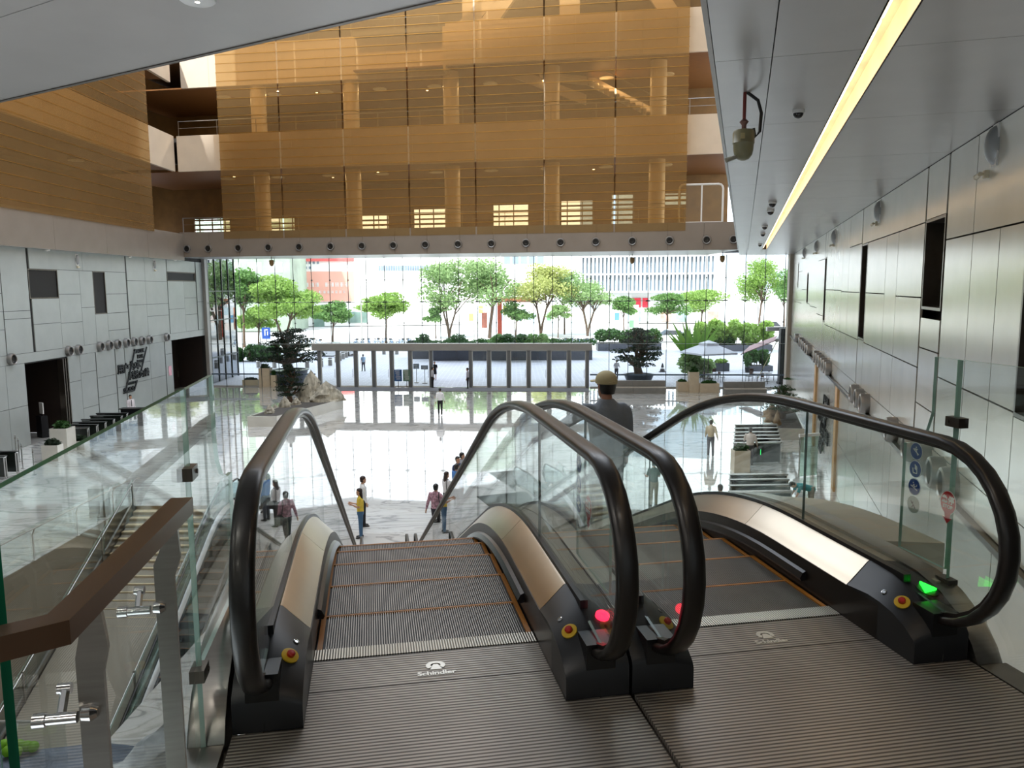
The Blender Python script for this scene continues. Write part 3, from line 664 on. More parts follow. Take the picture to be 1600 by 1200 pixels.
# ------------------------------------------------------------------ escalators
m_rubber = M('black_handrail_rubber', (22,17,15), rough=0.34, var=0.1, coat=0.06)
m_deck = M('bronze_deck', (186,174,156), metal=0.9, rough=0.30, var=0.06, scale=3)
m_odeck = M('beige_outer_deck', (176,168,150), metal=0.3, rough=0.4, var=0.05, scale=2)
m_skirt = M('dark_skirt', (58,52,48), metal=0.7, rough=0.3, var=0.1)
m_base = M('black_newel_shell', (21,22,26), rough=0.42, var=0.12, scale=6)
m_trib = M('step_rib', (148,142,134), metal=0.6, rough=0.35, var=0.1)
m_tgrv = M('step_groove', (20,19,19), metal=0.4, rough=0.5, var=0.1)
m_yel = M('yellow_step_edge', (184,118,40), rough=0.5, var=0.1)
m_plate = ribbed('ribbed_floor_plate', (104,97,90), (196,187,176), 1, 0.020, 0.45, 0.45, 0.38, 0.5)
m_comb = ribbed('comb_teeth', (96,92,84), (206,200,186), 0, 0.012, 0.4, 0.8, 0.35, 0.5)
m_logo = M('pale_inlaid_mark', (214,210,200), metal=0.5, rough=0.3, var=0)

def profile(slope, H, v0=4.9, wd=0.9):
    v1 = v0 + H/slope
    def P(v):
        if v < v0-wd: return 0.0
        if v < v0+wd: return -slope*(v-(v0-wd))**2/(4*wd)
        if v < v1-wd: return -slope*(v-v0)
        if v < v1+wd: return -H + slope*((v1+wd)-v)**2/(4*wd)
        return -H
    return P, v0, v1, wd
def sweep(path, section, k=None, mi=0, closed=True):
    """path of (v, z, nv, nz); section of (x, n) closed polygon"""
    k = k or MB(); rings = [[(x, v+nv*n, z+nz*n) for x, n in section] for v, z, nv, nz in path]
    return k.loft(rings, mi)
def vs_range(a, b, v0, v1, wd):
    s = {a, b}
    for c in (v0, v1):
        for i in range(-6, 7):
            q = c + wd*i/6
            if a < q < b: s.add(q)
    return sorted(s)
def step_meshes():
    k = MB(); k.bbox((-.5,-.2,-.02),(.5,.2,-.009),1); k.bbox((-.5,-.2,-.22),(.5,-.19,-.02),1); k.bbox((-.5,.19,-.22),(.5,.2,-.02),1)
    n = 84
    for i in range(n):
        x = -.462+.924*(i+.5)/n; o = len(k.v); a, c = x-.0020, x+.0020
        k.add([(a,-.2,-.009),(c,-.2,-.009),(c,.175,-.009),(a,.175,-.009),(a,-.2,0),(c,-.2,0),(c,.175,0),(a,.175,0)], [(4,5,6,7),(0,1,5,4),(1,2,6,5),(3,0,4,7)], 0)
    st = k.mesh('step', [m_trib, m_tgrv])
    y = MB(); y.bbox((-.495,.183,-.009),(.495,.197,-.001)); y.bbox((-.495,-.2,-.009),(-.472,.183,-.001)); y.bbox((.472,-.2,-.009),(.495,.183,-.001))
    return st, y.mesh('yellow_edge', m_yel)
STEP, STEPY = step_meshes()
def slope_disc(prof, n, ang, pos, mats_, name, parent, mi=0):
    k = MB().lathe(prof, n=n); N_ = Vector(ang).normalized(); X_ = Vector((0,1,0)).cross(N_).normalized(); Y_ = N_.cross(X_); O_ = Vector(pos)
    k.v = [tuple(O_+X_*x+Y_*y+N_*z) for x, y, z in k.v]
    return k.build(name, mats_, parent, smooth=True)
def make_escalator(label, loc, rz, slope, H, left_outer=.755, right_outer=.755, glass=None, deck=None, odeck=None, light=None, logo=True, cladL=False, cladR=False):
    P, v0, v1, wd = profile(slope, H); VE = v1+1.5; VB = v1 + (v0-2.88)
    glass = glass or m_guard; deck = deck or m_deck; odeck = odeck or m_odeck
    t = thing('escalator', label, 'escalator', loc, rz)
    RC, RR = 2.88, .40; ZC = .57
    def path_loop():
        pts = [(3.12,ZC-RR,0,-1),(3.0,ZC-RR,0,-1)]
        for i in range(15):
            a = math.radians(270-180*i/14); pts.append((RC+RR*math.cos(a), ZC+RR*math.sin(a), math.cos(a), math.sin(a)))
        for v in vs_range(3.05, VB-.05, v0, v1, wd):
            d = (P(v+.01)-P(v-.01))/.02; l = math.hypot(1, d); pts.append((v, P(v)+ZC+RR, -d/l, 1/l))
        for i in range(15):
            a = math.radians(90-180*i/14); pts.append((VB+RR*math.cos(a), -H+ZC+RR*math.sin(a), math.cos(a), math.sin(a)))
        pts += [(VB-.12,-H+ZC-RR,0,-1),(VB-.24,-H+ZC-RR,0,-1)]
        return pts
    path = path_loop()
    sec = [(-.040,-.022),(-.040,-.004),(-.034,.006),(-.018,.011),(.018,.011),(.034,.006),(.040,-.004),(.040,-.022),(.030,-.028),(-.030,-.028)]
    gsec = [(-.016,-.045),(-.016,-.026),(.016,-.026),(.016,-.045)]
    for sx, outer in ((-1,left_outer),(1,right_outer)):
        X = .645*sx
        sweep(path, [(X+a*1, n) for a, n in sec]).build('handrail', m_rubber, t, smooth=True, sharp=60)
        sweep(path[2:-2], [(X+a, n) for a, n in gsec]).build('handrail_guide', m_skirt, t, smooth=True)
        # glass panels between the decking and the handrail
        def top(v): return P(v)+ZC+RR-.05
        def bot(v): return P(v)+.25
        R2 = RR-.045
        arc = [(RC+R2*math.cos(math.radians(a)), ZC+R2*math.sin(math.radians(a))) for a in range(90, 259, 12)]
        cuts = [3.93, 6.4, 9.0, 11.6, 14.2, 16.8]; cuts = [c for c in cuts if c < v1-.6]+[v1+.9]
        poly = [(3.927, .25), (3.927, top(3.92))]+[(3.4, top(3.4))]+arc+[(3.05,.25)]
        fnp = lambda a, c, q: (X+q, a, c)
        MB().plate(poly, fnp, -.006, .006, 0, 1).build('balustrade_glass', [glass, m_edged], t)
        for a, c in zip(cuts[:-1], cuts[1:]):
            vv = vs_range(a+.003, c-.003, v0, v1, wd); pl = [(v, bot(v)) for v in vv]+[(v, top(v)) for v in reversed(vv)]
            MB().plate(pl, fnp, -.006, .006, 0, 1).build('balustrade_glass', [glass, m_edged], t)
        arc2 = [(VB+R2*math.cos(math.radians(a)), -H+ZC+R2*math.sin(math.radians(a))) for a in range(90, -79, -12)]
        MB().plate([(v1+.91,-H+.25),(v1+.91,top(v1+.91))]+arc2+[(VB-.17,-H+.25)], fnp, -.006, .006, 0, 1).build('balustrade_glass', [glass, m_edged], t)
        # decking in lengths, skirt, brush, cladding
        dc = [3.30, 4.35, 6.6, 9.4, 12.2, 15.0]; dc = [c for c in dc if c < v1-.5]+[VB-.45]
        for a, c in zip(dc[:-1], dc[1:]):
            vv = vs_range(a+.002, c-.002, v0, v1, wd); pp = [(v, P(v), 0, 1) for v in vv]
            sweep(pp, [(.508*sx,.12),(.508*sx,.165),(.53*sx,.185),(.618*sx,.275),(.63*sx,.28),(.63*sx,.12)][::sx]).build('inner_deck', deck, t, smooth=True, sharp=30)
            sweep(pp, [(.66*sx,.12),(.66*sx,.28),(outer*sx,.262),(outer*sx,.12)][::sx]).build('outer_deck', odeck, t, smooth=True, sharp=30)
        vv = vs_range(3.05, VB-.3, v0, v1, wd); pp = [(v, P(v), 0, 1) for v in vv]
        sweep(pp, [(.503*sx,-.30),(.503*sx,.165),(.512*sx,.165),(.512*sx,-.30)][::sx]).build('skirt', m_skirt, t, smooth=True, sharp=30)
        sweep(pp, [(.628*sx,.262),(.628*sx,.30),(.662*sx,.30),(.662*sx,.262)][::sx]).build('glass_channel', m_blackm, t, smooth=True, sharp=30)
        v2 = vs_range(3.65, v1+.7, v0, v1, wd); p2 = [(v, P(v), 0, 1) for v in v2]
        sweep(p2, [(.470*sx,.065),(.485*sx,.095),(.506*sx,.105),(.506*sx,.055),(.478*sx,.05)][::sx]).build('brush_strip', m_blackm, t, smooth=True, sharp=30)
        sweep(pp, [(outer*sx,-.95),(outer*sx,.255),((outer+.02)*sx,.255),((outer+.02)*sx,-.95)][::sx]).build('side_cladding', odeck, t, smooth=True, sharp=30)
        # black newel shells, top and bottom
        nbp = [(2.80,.13),(2.812,.152),(2.87,.195),(2.95,.235),(3.04,.262),(3.13,.278),(3.29,.284)]
        for end in (0, 1):
            pass
            k = MB(); xo = min(outer,.765)
            rings = [[(.503*sx,v,-.0-(H if end else 0)),(.503*sx,v,zb+zt-.045-.07*fr),(.53*sx,v,zb+zt-.03-.065*fr),(.618*sx,v,zb+zt-.004),(.64*sx,v,zb+zt),(xo*sx,v,zb+zt-.015),(xo*sx,v,-.0-(H if end else 0))][::sx] for v, zt, zb, fr in [(a if end == 0 else VB+RC-a, c, -H if end else 0, (a-2.8)/.49) for a, c in nbp]]
            k.loft(rings if end == 0 else rings[::-1]).build('newel_base', m_base, t, smooth=True, sharp=35)
            if end == 0:
                MB().bbox((min(.585*sx,.705*sx),2.797,.118),(max(.585*sx,.705*sx),2.93,.222)).build('handrail_inlet', m_black, t)
                seam = MB().bbox((.645*sx-.003,2.797,.0),(.645*sx+.003,2.803,.036)).build('base_seam', m_seam, t)
        nb_, no_ = (-.52*sx,-.42,1), (.1*sx,-.30,1)
        slope_disc([(.034,0),(.034,.006),(.024,.008)], 20, nb_, (.560*sx,2.965,.2065), M('yellow_switch_rim',(214,176,40),rough=.4,var=.05), 'stop_button', t)
        slope_disc([(.016,.006),(.016,.020),(.012,.024),(.0,.025)], 14, nb_, (.560*sx,2.965,.2065), M('red_button',(176,30,22),rough=.35,var=.05), 'button_cap', t)
        slope_disc([(.012,0),(.012,.004),(.009,.005),(.009,.003),(.0,.003)], 14, (-.6*sx,-.2,1), (.545*sx,3.07,.214), m_chrome, 'key_switch', t)
        if light and light[0] == sx:
            if light[1] == 'red':
                slope_disc([(.030,0),(.030,.012),(.018,.022),(0,.024)], 20, no_, (.71*sx,3.0,.243), M('red_signal',(255,40,70),emit=(255,30,60),estr=5,var=0), 'signal_light', t)
            else:
                slope_disc([(.050,0),(.050,.003),(0,.0035)], 20, no_, (.71*sx,3.0,.243), m_black, 'signal_rim', t)
                k = MB(); N_ = Vector(no_).normalized(); X_ = Vector((0,1,0)).cross(N_).normalized(); Y_ = N_.cross(X_); O_ = Vector((.71*sx,3.0,.243)); tri = [(-.034,-.032),(.040,-.010),(-.012,.042)]
                k.plate(tri, lambda x, y, q: tuple(O_+X_*x+Y_*y+N_*q), .004, .014).build('signal_arrow', M('green_signal',(40,255,60),emit=(30,255,50),estr=3.5,var=0), t)
        if (sx < 0 and cladL) or (sx > 0 and cladR):
            cl = [(2.74,-.02),(2.79,.07),(2.87,.16),(3.0,.235),(3.15,.27),(3.45,.285)]; ccp = [(v, z, 0, 1) for v, z in cl]+[(v,P(v)+.285,0,1) for v in vs_range(3.6,7.5,v0,v1,wd)]
            x0, x1 = .775*sx, .905*sx
            k = MB(); rings = [[(x0,v,z-.35),(x0,v,z),(x1-.02*sx,v,z),(x1,v,z-.02),(x1,v,z-.35)][::sx] for v, z, _, _ in ccp]; k.loft(rings).build('curved_cladding', m_steel, t, smooth=True, sharp=50)
            MB().bbox((min(x0,x1),2.45,-.03),(max(x0,x1),2.74,0)).build('kick_plate', m_steel, t)
    # steps
    v = 3.41+.2; i = 0
    while v < v1+1.3:
        s = link('step', STEP, t, loc=(0, v, P(v))); link('yellow_edge', STEPY, s); v += .40
    # truss underside
    vv = vs_range(3.0, VB, v0, v1, wd); sweep([(v, P(v), 0, 1) for v in vv], [(-.75,-1.0),(-.75,-.92),(.75,-.92),(.75,-1.0)]).build('truss_cover', m_odeck, t)
    # landing plates and comb
    MB().bbox((-.5,3.325,-.02),(.5,3.425,.004)).build('comb_plate', m_comb, t)
    for k_, x0, x1, a, c in ((0,-.502,.502,3.055,3.32),(1,-.502,.502,2.80,3.047),(2,-.755,.765,1.95,2.797),(3,-.755,.765,.9,1.944),(4,-.755,.765,-.4,.894)):
        MB().bbox((x0,a,-.02),(x1,c,.0)).build('floor_plate', m_plate, t)
    MB().bbox((-.502,VB-.5,-H-.02),(.502,VB+1.2,-H+.004)).build('floor_plate', m_plate, t)
    if logo:
        k = MB(); c0 = (.02, 3.185); ri, ro = .018, .042
        for a0, a1, r0, r1 in ((-40,220,ri+.004,ro),):
            n = 18; A = [math.radians(a0+(a1-a0)*j/n) for j in range(n+1)]
            pl = [(c0[0]+r1*math.cos(q), c0[1]+r1*.9*math.sin(q)) for q in A]+[(c0[0]+r0*math.cos(q), c0[1]+r0*.9*math.sin(q)) for q in reversed(A)]
            k.prism(pl, .0005, .003)
        k.prism([(c0[0]-.026,c0[1]-.036),(c0[0]+.026,c0[1]-.036),(c0[0]+.010,c0[1]+.008),(c0[0]-.010,c0[1]+.008)], .0005, .003)
        k.build('maker_emblem', m_logo, t)
        place_text('maker_lettering', 'Schindler', .044, m_logo, t, (.02,3.118,.0015), (1,0,0), (0,1,0), .001, bold=.0012)
    return t
UC1, UC2 = .215, 1.755
SL, HH = .4286, 6.4
e1 = make_escalator('escalator on the left going down to the lobby, red signal on its right newel', EW(UC1,0), YE, SL, HH, left_outer=.755, right_outer=.763, light=(1,'red'), cladL=True)
e2 = make_escalator('escalator on the right with a green arrow on its right newel', EW(UC2,0), YE, SL, HH, left_outer=.763, right_outer=.80, light=(1,'green'), cladR=True)
# wide beige ledge beside the right escalator
P_, v0_, v1_, wd_ = profile(SL, HH)
ld = struct('trim_8', loc=EW(UC2,0), rz=YE)
cuts = [3.6,5.2,7.6,10.4,13.2,16,18.8]
for a, c in zip(cuts[:-1], cuts[1:]):
    vv = vs_range(a+.004, c-.004, v0_, v1_, wd_); sweep([(v,P_(v),0,1) for v in vv], [(.92,.05),(.92,.26),(1.30,.22),(1.30,.05)]).build('ledge_panel', m_odeck, ld, smooth=True, sharp=30)
    sweep([(v,P_(v),0,1) for v in vv], [(1.28,-1.0),(1.28,.06),(1.30,.06),(1.30,-1.0)]).build('side_panel', m_odeck, ld, smooth=True, sharp=30)

# landing
lf = struct('floor.001', loc=(0,0,0))
k = MB(); k.prism([tuple(EW(-.62,-2)[:2]), tuple(EW(2.62,-2)[:2]), tuple(EW(2.62,2.76)[:2]), tuple(EW(-.62,2.76)[:2])], -.85, -.021); k.build('landing_slab', m_dsteel, lf)
for u0, u1 in ((-.68,-.545),(2.525,2.68)):
    MB().prism([tuple(EW(u0,-1)[:2]), tuple(EW(u1,-1)[:2]), tuple(EW(u1,2.45)[:2]), tuple(EW(u0,2.45)[:2])], -.02, .0).build('edge_strip', m_steel, lf)
MB().prism([tuple(EW(-.545,-3)[:2]), tuple(EW(2.525,-3)[:2]), tuple(EW(2.525,-.41)[:2]), tuple(EW(-.545,-.41)[:2])], -.02, 0).build('landing_plate', m_grey, lf)

# frameless glass guards either side of the landing
def guard(label, u, side, panels):
    g = thing('glass_guard', label, 'glass guard', EW(u,2.0), YE)
    for pl in panels:
        MB().plate([(v-2.0, z) for v, z in pl], lambda a, c, q: (q, a, c), -.0085, .0085, 0, ([2,2,1,1] if side < 0 and len(pl) == 4 else 1)).build('glass_panel', [m_guard, m_edgel, m_edge], g)
    return g
def curvepl(z0):
    arc = [(3.22+.30*(1-math.cos(math.radians(a))), 1.02-.22*math.sin(math.radians(a))) for a in range(0, 91, 15)]
    return [(2.752, z0), (2.752, 1.285), (3.22, 1.285)]+arc+[(3.52, .80), (3.52, z0)]
gl1 = guard('frameless glass guard with a green edge left of the landing', -.63, -1, [[(1.39,-.3),(1.39,1.29),(2.745,1.29),(2.745,-.3)], [(2.752,.30),(2.752,1.285),(3.22,1.285),(3.22,1.02),(3.25,.93),(3.32,.86),(3.42,.825),(3.52,.82),(3.52,.30)]])
gl2 = guard('frameless glass guard with the red stop sticker right of the landing', 2.62, 1, [[(-1.5,-.3),(-1.5,1.285),(.9,1.285),(.9,-.3)], [(.92,-.3),(.92,1.285),(3.06,1.285),(3.06,.05),(2.7,-.02),(2.7,-.3)], [(3.075,.30),(3.075,1.285),(3.22,1.285),(3.22,1.02),(3.25,.93),(3.30,.87),(3.36,.845),(3.40,.84),(3.40,.30)]])
for g, v, zs in ((gl1,2.748,(1.0,.28)),(gl2,3.067,(1.0,.24))):
    for z in zs:
        k = MB(); k.box((0,v-2.0,z),(.05,.085,.045)); k.lathe([(.008,-.03),(.008,.03)], (0,v-2.0+.022,z), 8, 0, 'x'); k.build('clamp', m_dsteel, g)
# landing divider glass between the two escalators, with stickers
gl3 = thing('sticker_glass', 'small glass panel with stickers between the two escalators', 'glass panel', EW(.985,3.0), YE)
MB().plate([(.08,.30),(.08,.84),(.62,.84),(.62,.30)], lambda a, c, q: (q, a, c), -.006, .006, 0, 1).build('glass_panel', [m_guard, m_edgel], gl3)
m_blue = M('blue_sticker', (20,68,150), rough=.4, var=.04); m_sw = M('white_print', (240,240,240), rough=.5, var=0); m_red = M('red_sticker', (196,28,40), rough=.4, var=.04)
def stickers(parent, x, vb, vstop, z0, dz, r, sgn=-1, zstop=.62):
    """blue pictogram discs, a clear one, and the red stop balloon; printed on the glass face at local x"""
    def fn(a, c, q): return (x+sgn*q, a, c)
    def disc(cy, cz, r, q0, q1, m_, nm, par=parent, n=24): return MB().plate([(cy+r*math.cos(2*math.pi*j/n), cz+r*math.sin(2*math.pi*j/n)) for j in range(n)], fn, q0, q1).build(nm, m_, par)
    def bar(par, a, c, w_, q0=.003, q1=.004, m_=None, nm='pictogram'):
        dx, dz_ = c[0]-a[0], c[1]-a[1]; l = math.hypot(dx, dz_); nx_, nz_ = -dz_/l*w_/2, dx/l*w_/2
        return [(a[0]+nx_,a[1]+nz_),(c[0]+nx_,c[1]+nz_),(c[0]-nx_,c[1]-nz_),(a[0]-nx_,a[1]-nz_)]
    picts = [[((-.5,-.35),(.5,.25)),((-.1,-.1),(0,.35)),((0,.2),(.3,.3)),((0,.15),(-.25,.3)),((-.2,-.2),(-.35,-.45))],
             [((-.35,-.5),(.3,-.5)),((.3,-.5),(.4,.1)),((-.35,-.5),(-.3,.3)),((-.3,.35),(-.05,.45)),((-.05,.45),(.0,.0)),((-.15,-.1),(-.1,.35))],
             [((-.6,-.35),(.6,.1)),((-.05,-.1),(0,.35)),((-.05,.0),(-.45,.15)),((-.45,.15),(-.45,.35)),((.05,.3),(.25,.05))],
             [((-.4,-.4),(.4,.4)),((-.1,.0),(.2,-.35)),((.0,.3),(.3,.1))]]
    for i in range(4):
        cz = z0-i*dz
        d = disc(vb, cz, r*1.08, .0005, .0015, m_sw if i < 3 else M('clear_sticker',(196,206,198),rough=.4,var=0), 'sticker_rim')
        if i < 3: disc(vb, cz, r, .0015, .0025, m_blue, 'sticker', d)
        k = MB()
        for a, c in picts[i]:
            k.plate([(vb-sgn*0+p[0], cz+p[1]) for p in bar(None, (a[0]*r,a[1]*r), (c[0]*r,c[1]*r), r*.13)], fn, .0027, .0034)
        if i < 3: k.plate([(vb+r*.08*math.cos(j)*1.3+(0 if i != 2 else r*.15), cz+r*.5+r*.1*math.sin(j)) for j in [2*math.pi*q/10 for q in range(10)]], fn, .0027, .0034)
        k.build('pictogram', m_sw if i < 3 else m_black, d)
    n = 24; rb = r*1.15
    def balloon(s, q0, q1, m_, nm, par):
        pts = [(math.cos(math.radians(a))*rb*s, math.sin(math.radians(a))*rb*1.15*s) for a in range(-65, 246, 10)]
        pts += [(-rb*.30,-rb*1.55),(-rb*.62,-rb*1.50),(0,-rb*2.15*(.97+.03*s)),(rb*.62,-rb*1.50),(rb*.30,-rb*1.55)]
        return MB().plate([(vstop+p[0], zstop+p[1]) for p in pts][::-1], fn, q0, q1).build(nm, m_, par)
    d = balloon(1.07, .0005, .0015, m_sw, 'stop_rim', parent); balloon(1.0, .0015, .0025, m_red, 'stop_sticker', d)
    xd = (0,-1,0) if sgn < 0 else (0,1,0)
    place_text('stop_lettering', '急停', rb*.85, m_sw, d, (x+sgn*.003, vstop, zstop+rb*.25), xd, (0,0,1), .0005, bold=.001)
    place_text('stop_lettering', 'STOP', rb*.48, m_sw, d, (x+sgn*.003, vstop, zstop-rb*.42), xd, (0,0,1), .0005, bold=.0006, sx=1.15)
stickers(gl2, -.009, 1.305, 1.075, .815, .089, .040)
stickers(gl3, -.0065, .62-.05, .40, .77, .10, .042, zstop=.60)

# handrail on plate posts at the left edge
hr = thing('handrail_post_rail', 'brown metal handrail on steel plate posts at the left edge of the landing', 'railing', EW(-.5,1.6), YE)
def hl(u, v, z): return (u+.5, v-1.6, z)
MB().tube([hl(-.472,1.985,1.09), hl(-.497,1.275,1.09), hl(-1.25,.86,1.09), hl(-3.2,-.2,1.09)], .03, sq=(.052,.040)).build('handrail', M('brown_rail',(104,80,62),metal=.8,rough=.28,var=.08,scale=4), hr)
for v in (1.86, 1.40):
    pl = [(-.512,-.3),(-.468,-.3),(-.468,.955),(-.452,1.0),(-.455,1.068),(-.485,1.068),(-.492,1.03),(-.512,.985)] if v > 1.5 else [(-.522,-.3),(-.478,-.3),(-.478,.955),(-.468,1.0),(-.475,1.068),(-.505,1.068),(-.512,1.03),(-.522,.985)]
    p = MB().plate([(u+.5, z) for u, z in pl], lambda a, c, q: (a, q+v-1.6, c), -.006, .006); p.build('post', m_steel, hr)
    z = .885
    k = MB(); k.lathe([(.010,-.02),(.010,.03)], hl(-.55,v-.02,z), 10, 0, 'x'); k.lathe([(.013,-.04),(.013,-.02)], hl(-.55,v-.02,z), 10, 0, 'x'); k.lathe([(.013,-.015),(.015,.0),(.008,.010)], hl(-.50,v-.01,z), 10, 0, 'x')
    k.tube([hl(-.55,v-.01,z), hl(-.555,v+.03,z+.03)], .008, 6); k.lathe([(.010,-.022),(.010,.0)], hl(-.545,v+.03,z+.03), 10, 0, 'x'); k.build('glass_clamp', m_chrome, hr, smooth=True)
lg = guard('glass guard panel running off to the left behind the brown handrail', -.63, -1, [])
pl = [hl(-.64,1.375,0), hl(-2.6,.2,0)]
k = MB(); A_, B_ = Vector(EW(-.64,1.37)), Vector(EW(-2.6,.2)); tt = (B_-A_).normalized(); nn_ = Vector((-tt.y, tt.x, 0))*.0085
k.add([tuple(p+q+Vector((0,0,z))) for q in (nn_, -nn_) for p, z in ((A_,-.3),(B_,-.3),(B_,1.29),(A_,1.29))], [(0,1,2,3),(7,6,5,4)], 0); o_ = len(k.v)-8
for f in ((0,4,5,1),(1,5,6,2),(2,6,7,3),(3,7,4,0)): k.f.append(tuple(i+o_ for i in f)); k.mi.append(1)
lg.location = A_; lg.rotation_euler = (0,0,0); k.v = [(v[0]-A_.x, v[1]-A_.y, v[2]) for v in k.v]
k.build('glass_panel', [m_guard, m_edge], lg)

# ------------------------------------------------------------------ stair well to the basement
m_well = M('beige_well_wall', (150,140,124), rough=.5, var=.05, scale=1)
BZ = -11.4
ww = struct('wall_well')
k = MB(); k.bbox((PITX0-.12,PITY0-.1,BZ-.2),(PITX0,PITY1+.1,FL-.02)); k.bbox((PITX1,PITY0-.1,BZ-.2),(PITX1+.12,PITY1+.1,FL-.02)); k.bbox((PITX0,PITY0-.12,BZ-.2),(PITX1,PITY0,FL-.02)); k.bbox((PITX0,PITY1,BZ-.2),(PITX1,PITY1+.12,FL-.5)); k.bbox((PITX0,PITY0,BZ-.2),(PITX1,PITY1,BZ)); k.build('well_lining', m_well, ww)
sta = thing('staircase', 'beige stone staircase rising from the basement to the lobby', 'stairs', (-12.5,PITY1,FL), 0)
m_tread = M('beige_tread', (206,186,150), rough=.5, var=.1, scale=2); 
n = 31; rise, go = 5.0/n, .30
TR = MB().box((0,0,0),(3.2,go+.03,.05)).mesh('tread', m_tread); RI = MB().box((0,0,0),(3.2,.03,rise)).mesh('riser', M('riser_stone',(158,138,108),rough=.5,var=.08))
for i in range(n):
    s = link('step', TR, sta, loc=(0, -go*(i+.5), -rise*(i+1)+.0)); link('riser', RI, s, loc=(0, go/2, rise/2))
k = MB(); k.plate([(-.1,-.15),(-.1,-.5),(-go*n,-5.0),(-go*n,-4.85)], lambda a, c, q: (q, a, c), -1.6, 1.6); k.build('stair_slab', m_well, sta)
for sx in (-1, 1):
    st_ = MB(); st_.plate([(0,-.12),(-go*n,-5.12),(-go*n,-4.72),(0,.28)], lambda a, c, q: (q+sx*1.66, a, c), -.03, .03); st_.build('stringer', m_steel, sta)
    for j in range(4):
        a, c = -go*n*j/4-.03, -go*n*(j+1)/4+.03; f = lambda y: y/(go*n)*5.0
        MB().plate([(a,f(a)+.2),(c,f(c)+.2),(c,f(c)+1.05),(a,f(a)+1.05)][::-1], lambda p, q2, q: (q+sx*1.66, p, q2), -.006, .006, 0, 1).build('glass_panel', [m_guard, m_edgel], sta)
        MB().box((sx*1.60,a-.2,f(a-.2)+.55),(.05,.05,1.0)).build('post', m_steel, sta)
    MB().tube([(sx*1.6,.3,1.0),(sx*1.6,0,1.0),(sx*1.6,-go*n,-4.0),(sx*1.6,-go*n-.6,-4.0)], .025, 8).build('handrail', m_steel, sta)
e3 = make_escalator('dark escalator running down to the basement beside the stone staircase', (-9.75,31.35,FL), math.pi, .60, 5.0, deck=M('silver_deck',(214,214,216),metal=.5,rough=.3,var=.03), odeck=m_steel, logo=False, glass=glass_mat('basement_glass',(.74,.86,.86),1.0,.06))
def glass_rail(label, A, B, z, n, endpost=True):
    r = thing('glass_railing', label, 'railing', tuple(A), 0); A = np.array(A); B = np.array(B); L = np.linalg.norm(B-A); t_ = (B-A)/L; yw = math.atan2(t_[1], t_[0])
    for i in range(n):
        a, c = L*i/n+.01, L*(i+1)/n-.01; mid = t_*((a+c)/2); MB().box((mid[0],mid[1],.56),(c-a,.014,.98),yw,0).build('glass_panel', m_guard, r)
        q = t_*(L*(i+.5)/n); nv = np.array([t_[1],-t_[0],0])*.06
        k = MB(); k.tube([tuple(q+nv), tuple(q+nv+np.array([0,0,.80])), tuple(q+nv*2.2+np.array([0,0,.98]))], .03, sq=(.06,.02)); k.box(tuple(q+nv+np.array([0,0,.01])),(.10,.10,.02)); k.build('post', m_white, r)
    off_ = np.array([t_[1],-t_[0],0])*.13
    MB().tube([tuple(off_+np.array([0,0,.99])), tuple(B-A+off_+np.array([0,0,.99]))], .022, 8).build('handrail', m_steel, r)
    return r
glass_rail('glass railing with pale posts along the far left edge of the stair well', (PITX0-.06,PITY0,FL), (PITX0-.06,PITY1,FL), FL, 7)
glass_rail('glass railing with a bright white handrail at the near end of the stair well', (PITX1,PITY0-.06,FL), (PITX0,PITY0-.06,FL), FL, 4)
# hanging grey box by the far corner of the well
bx = thing('litter_bin', 'tall grey metal box standing by the far corner of the stair well', 'bin', tuple(at(157,806,FL)), .1)
MB().bbox((-.28,-.22,.0),(.28,.22,.62)).build('body', M('grey_bin',(120,112,104),metal=.5,rough=.4,var=.05), bx); MB().bbox((-.28,-.22,.63),(.28,.22,1.05)).build('upper_body', M('pale_bin',(186,186,182),metal=.5,rough=.35,var=.05), bx)
# ------------------------------------------------------------------ wall signs
m_sign = M('black_sign_metal', (22,24,26), rough=.4, var=.1, metal=.3)
def wall_sign(label, fn, xd):
    """fn(a, b): metres from the sign's left edge and above its foot -> point on the wall; xd the reading direction"""
    c = fn(2.3, 1.3); t = thing('wall_sign', label, 'sign', c); zc = Vector(c)
    def T(body, a, b, size, nm='lettering', sx=1.0):
        p = Vector(fn(a, b))-zc; place_text(nm, body, size, m_sign, t, tuple(p), xd, (0,0,1), .04, bold=.018*size, sx=sx)
    T('用户', .75, 1.55, .66, sx=1.15); T('为本', 2.35, 1.62, .66, sx=1.15); T('科技向善', 2.85, .98, .60, sx=1.22)
    T('VALUE', 3.05, 2.55, .38, sx=1.25); T('FOR', 3.15, 2.18, .36, sx=1.2); T('USERS', 3.2, 1.86, .24, sx=1.1); T('TECH FOR', 1.75, .52, .24, sx=1.2); T('GOOD', 1.35, .17, .36, sx=1.35)
    xv = Vector(xd).normalized(); zv = Vector((0,0,1)); nv = xv.cross(zv)
    for (a0,b0,a1,b1) in ((2.45,2.72,.75,.0),(4.1,2.75,3.15,1.3),(2.45,.62,1.95,.0),(.55,.0,1.95,.0)):
        p, q = Vector(fn(a0,b0))-zc, Vector(fn(a1,b1))-zc; d = (q-p).normalized(); s_ = d.cross(nv)*.045
        k = MB(); k.add([tuple(v+o) for o in (nv*.0, nv*.06) for v in (p-s_,q-s_,q+s_,p+s_)], [(0,1,2,3),(7,6,5,4),(0,4,5,1),(1,5,6,2),(2,6,7,3),(3,7,4,0)]); k.build('slash_bar', m_sign, t)
    return t
wall_sign('black metal slogan sign on the pale left wall above the turnstiles', lambda a, b: (LX+.04, 49.35+a, -5.02+b), (0,1,0))
wall_sign('black metal slogan sign low on the right wall beyond the tan pillar', lambda a, b: RWp(26.3-a, -5.9+b, .05), tuple(-rt))
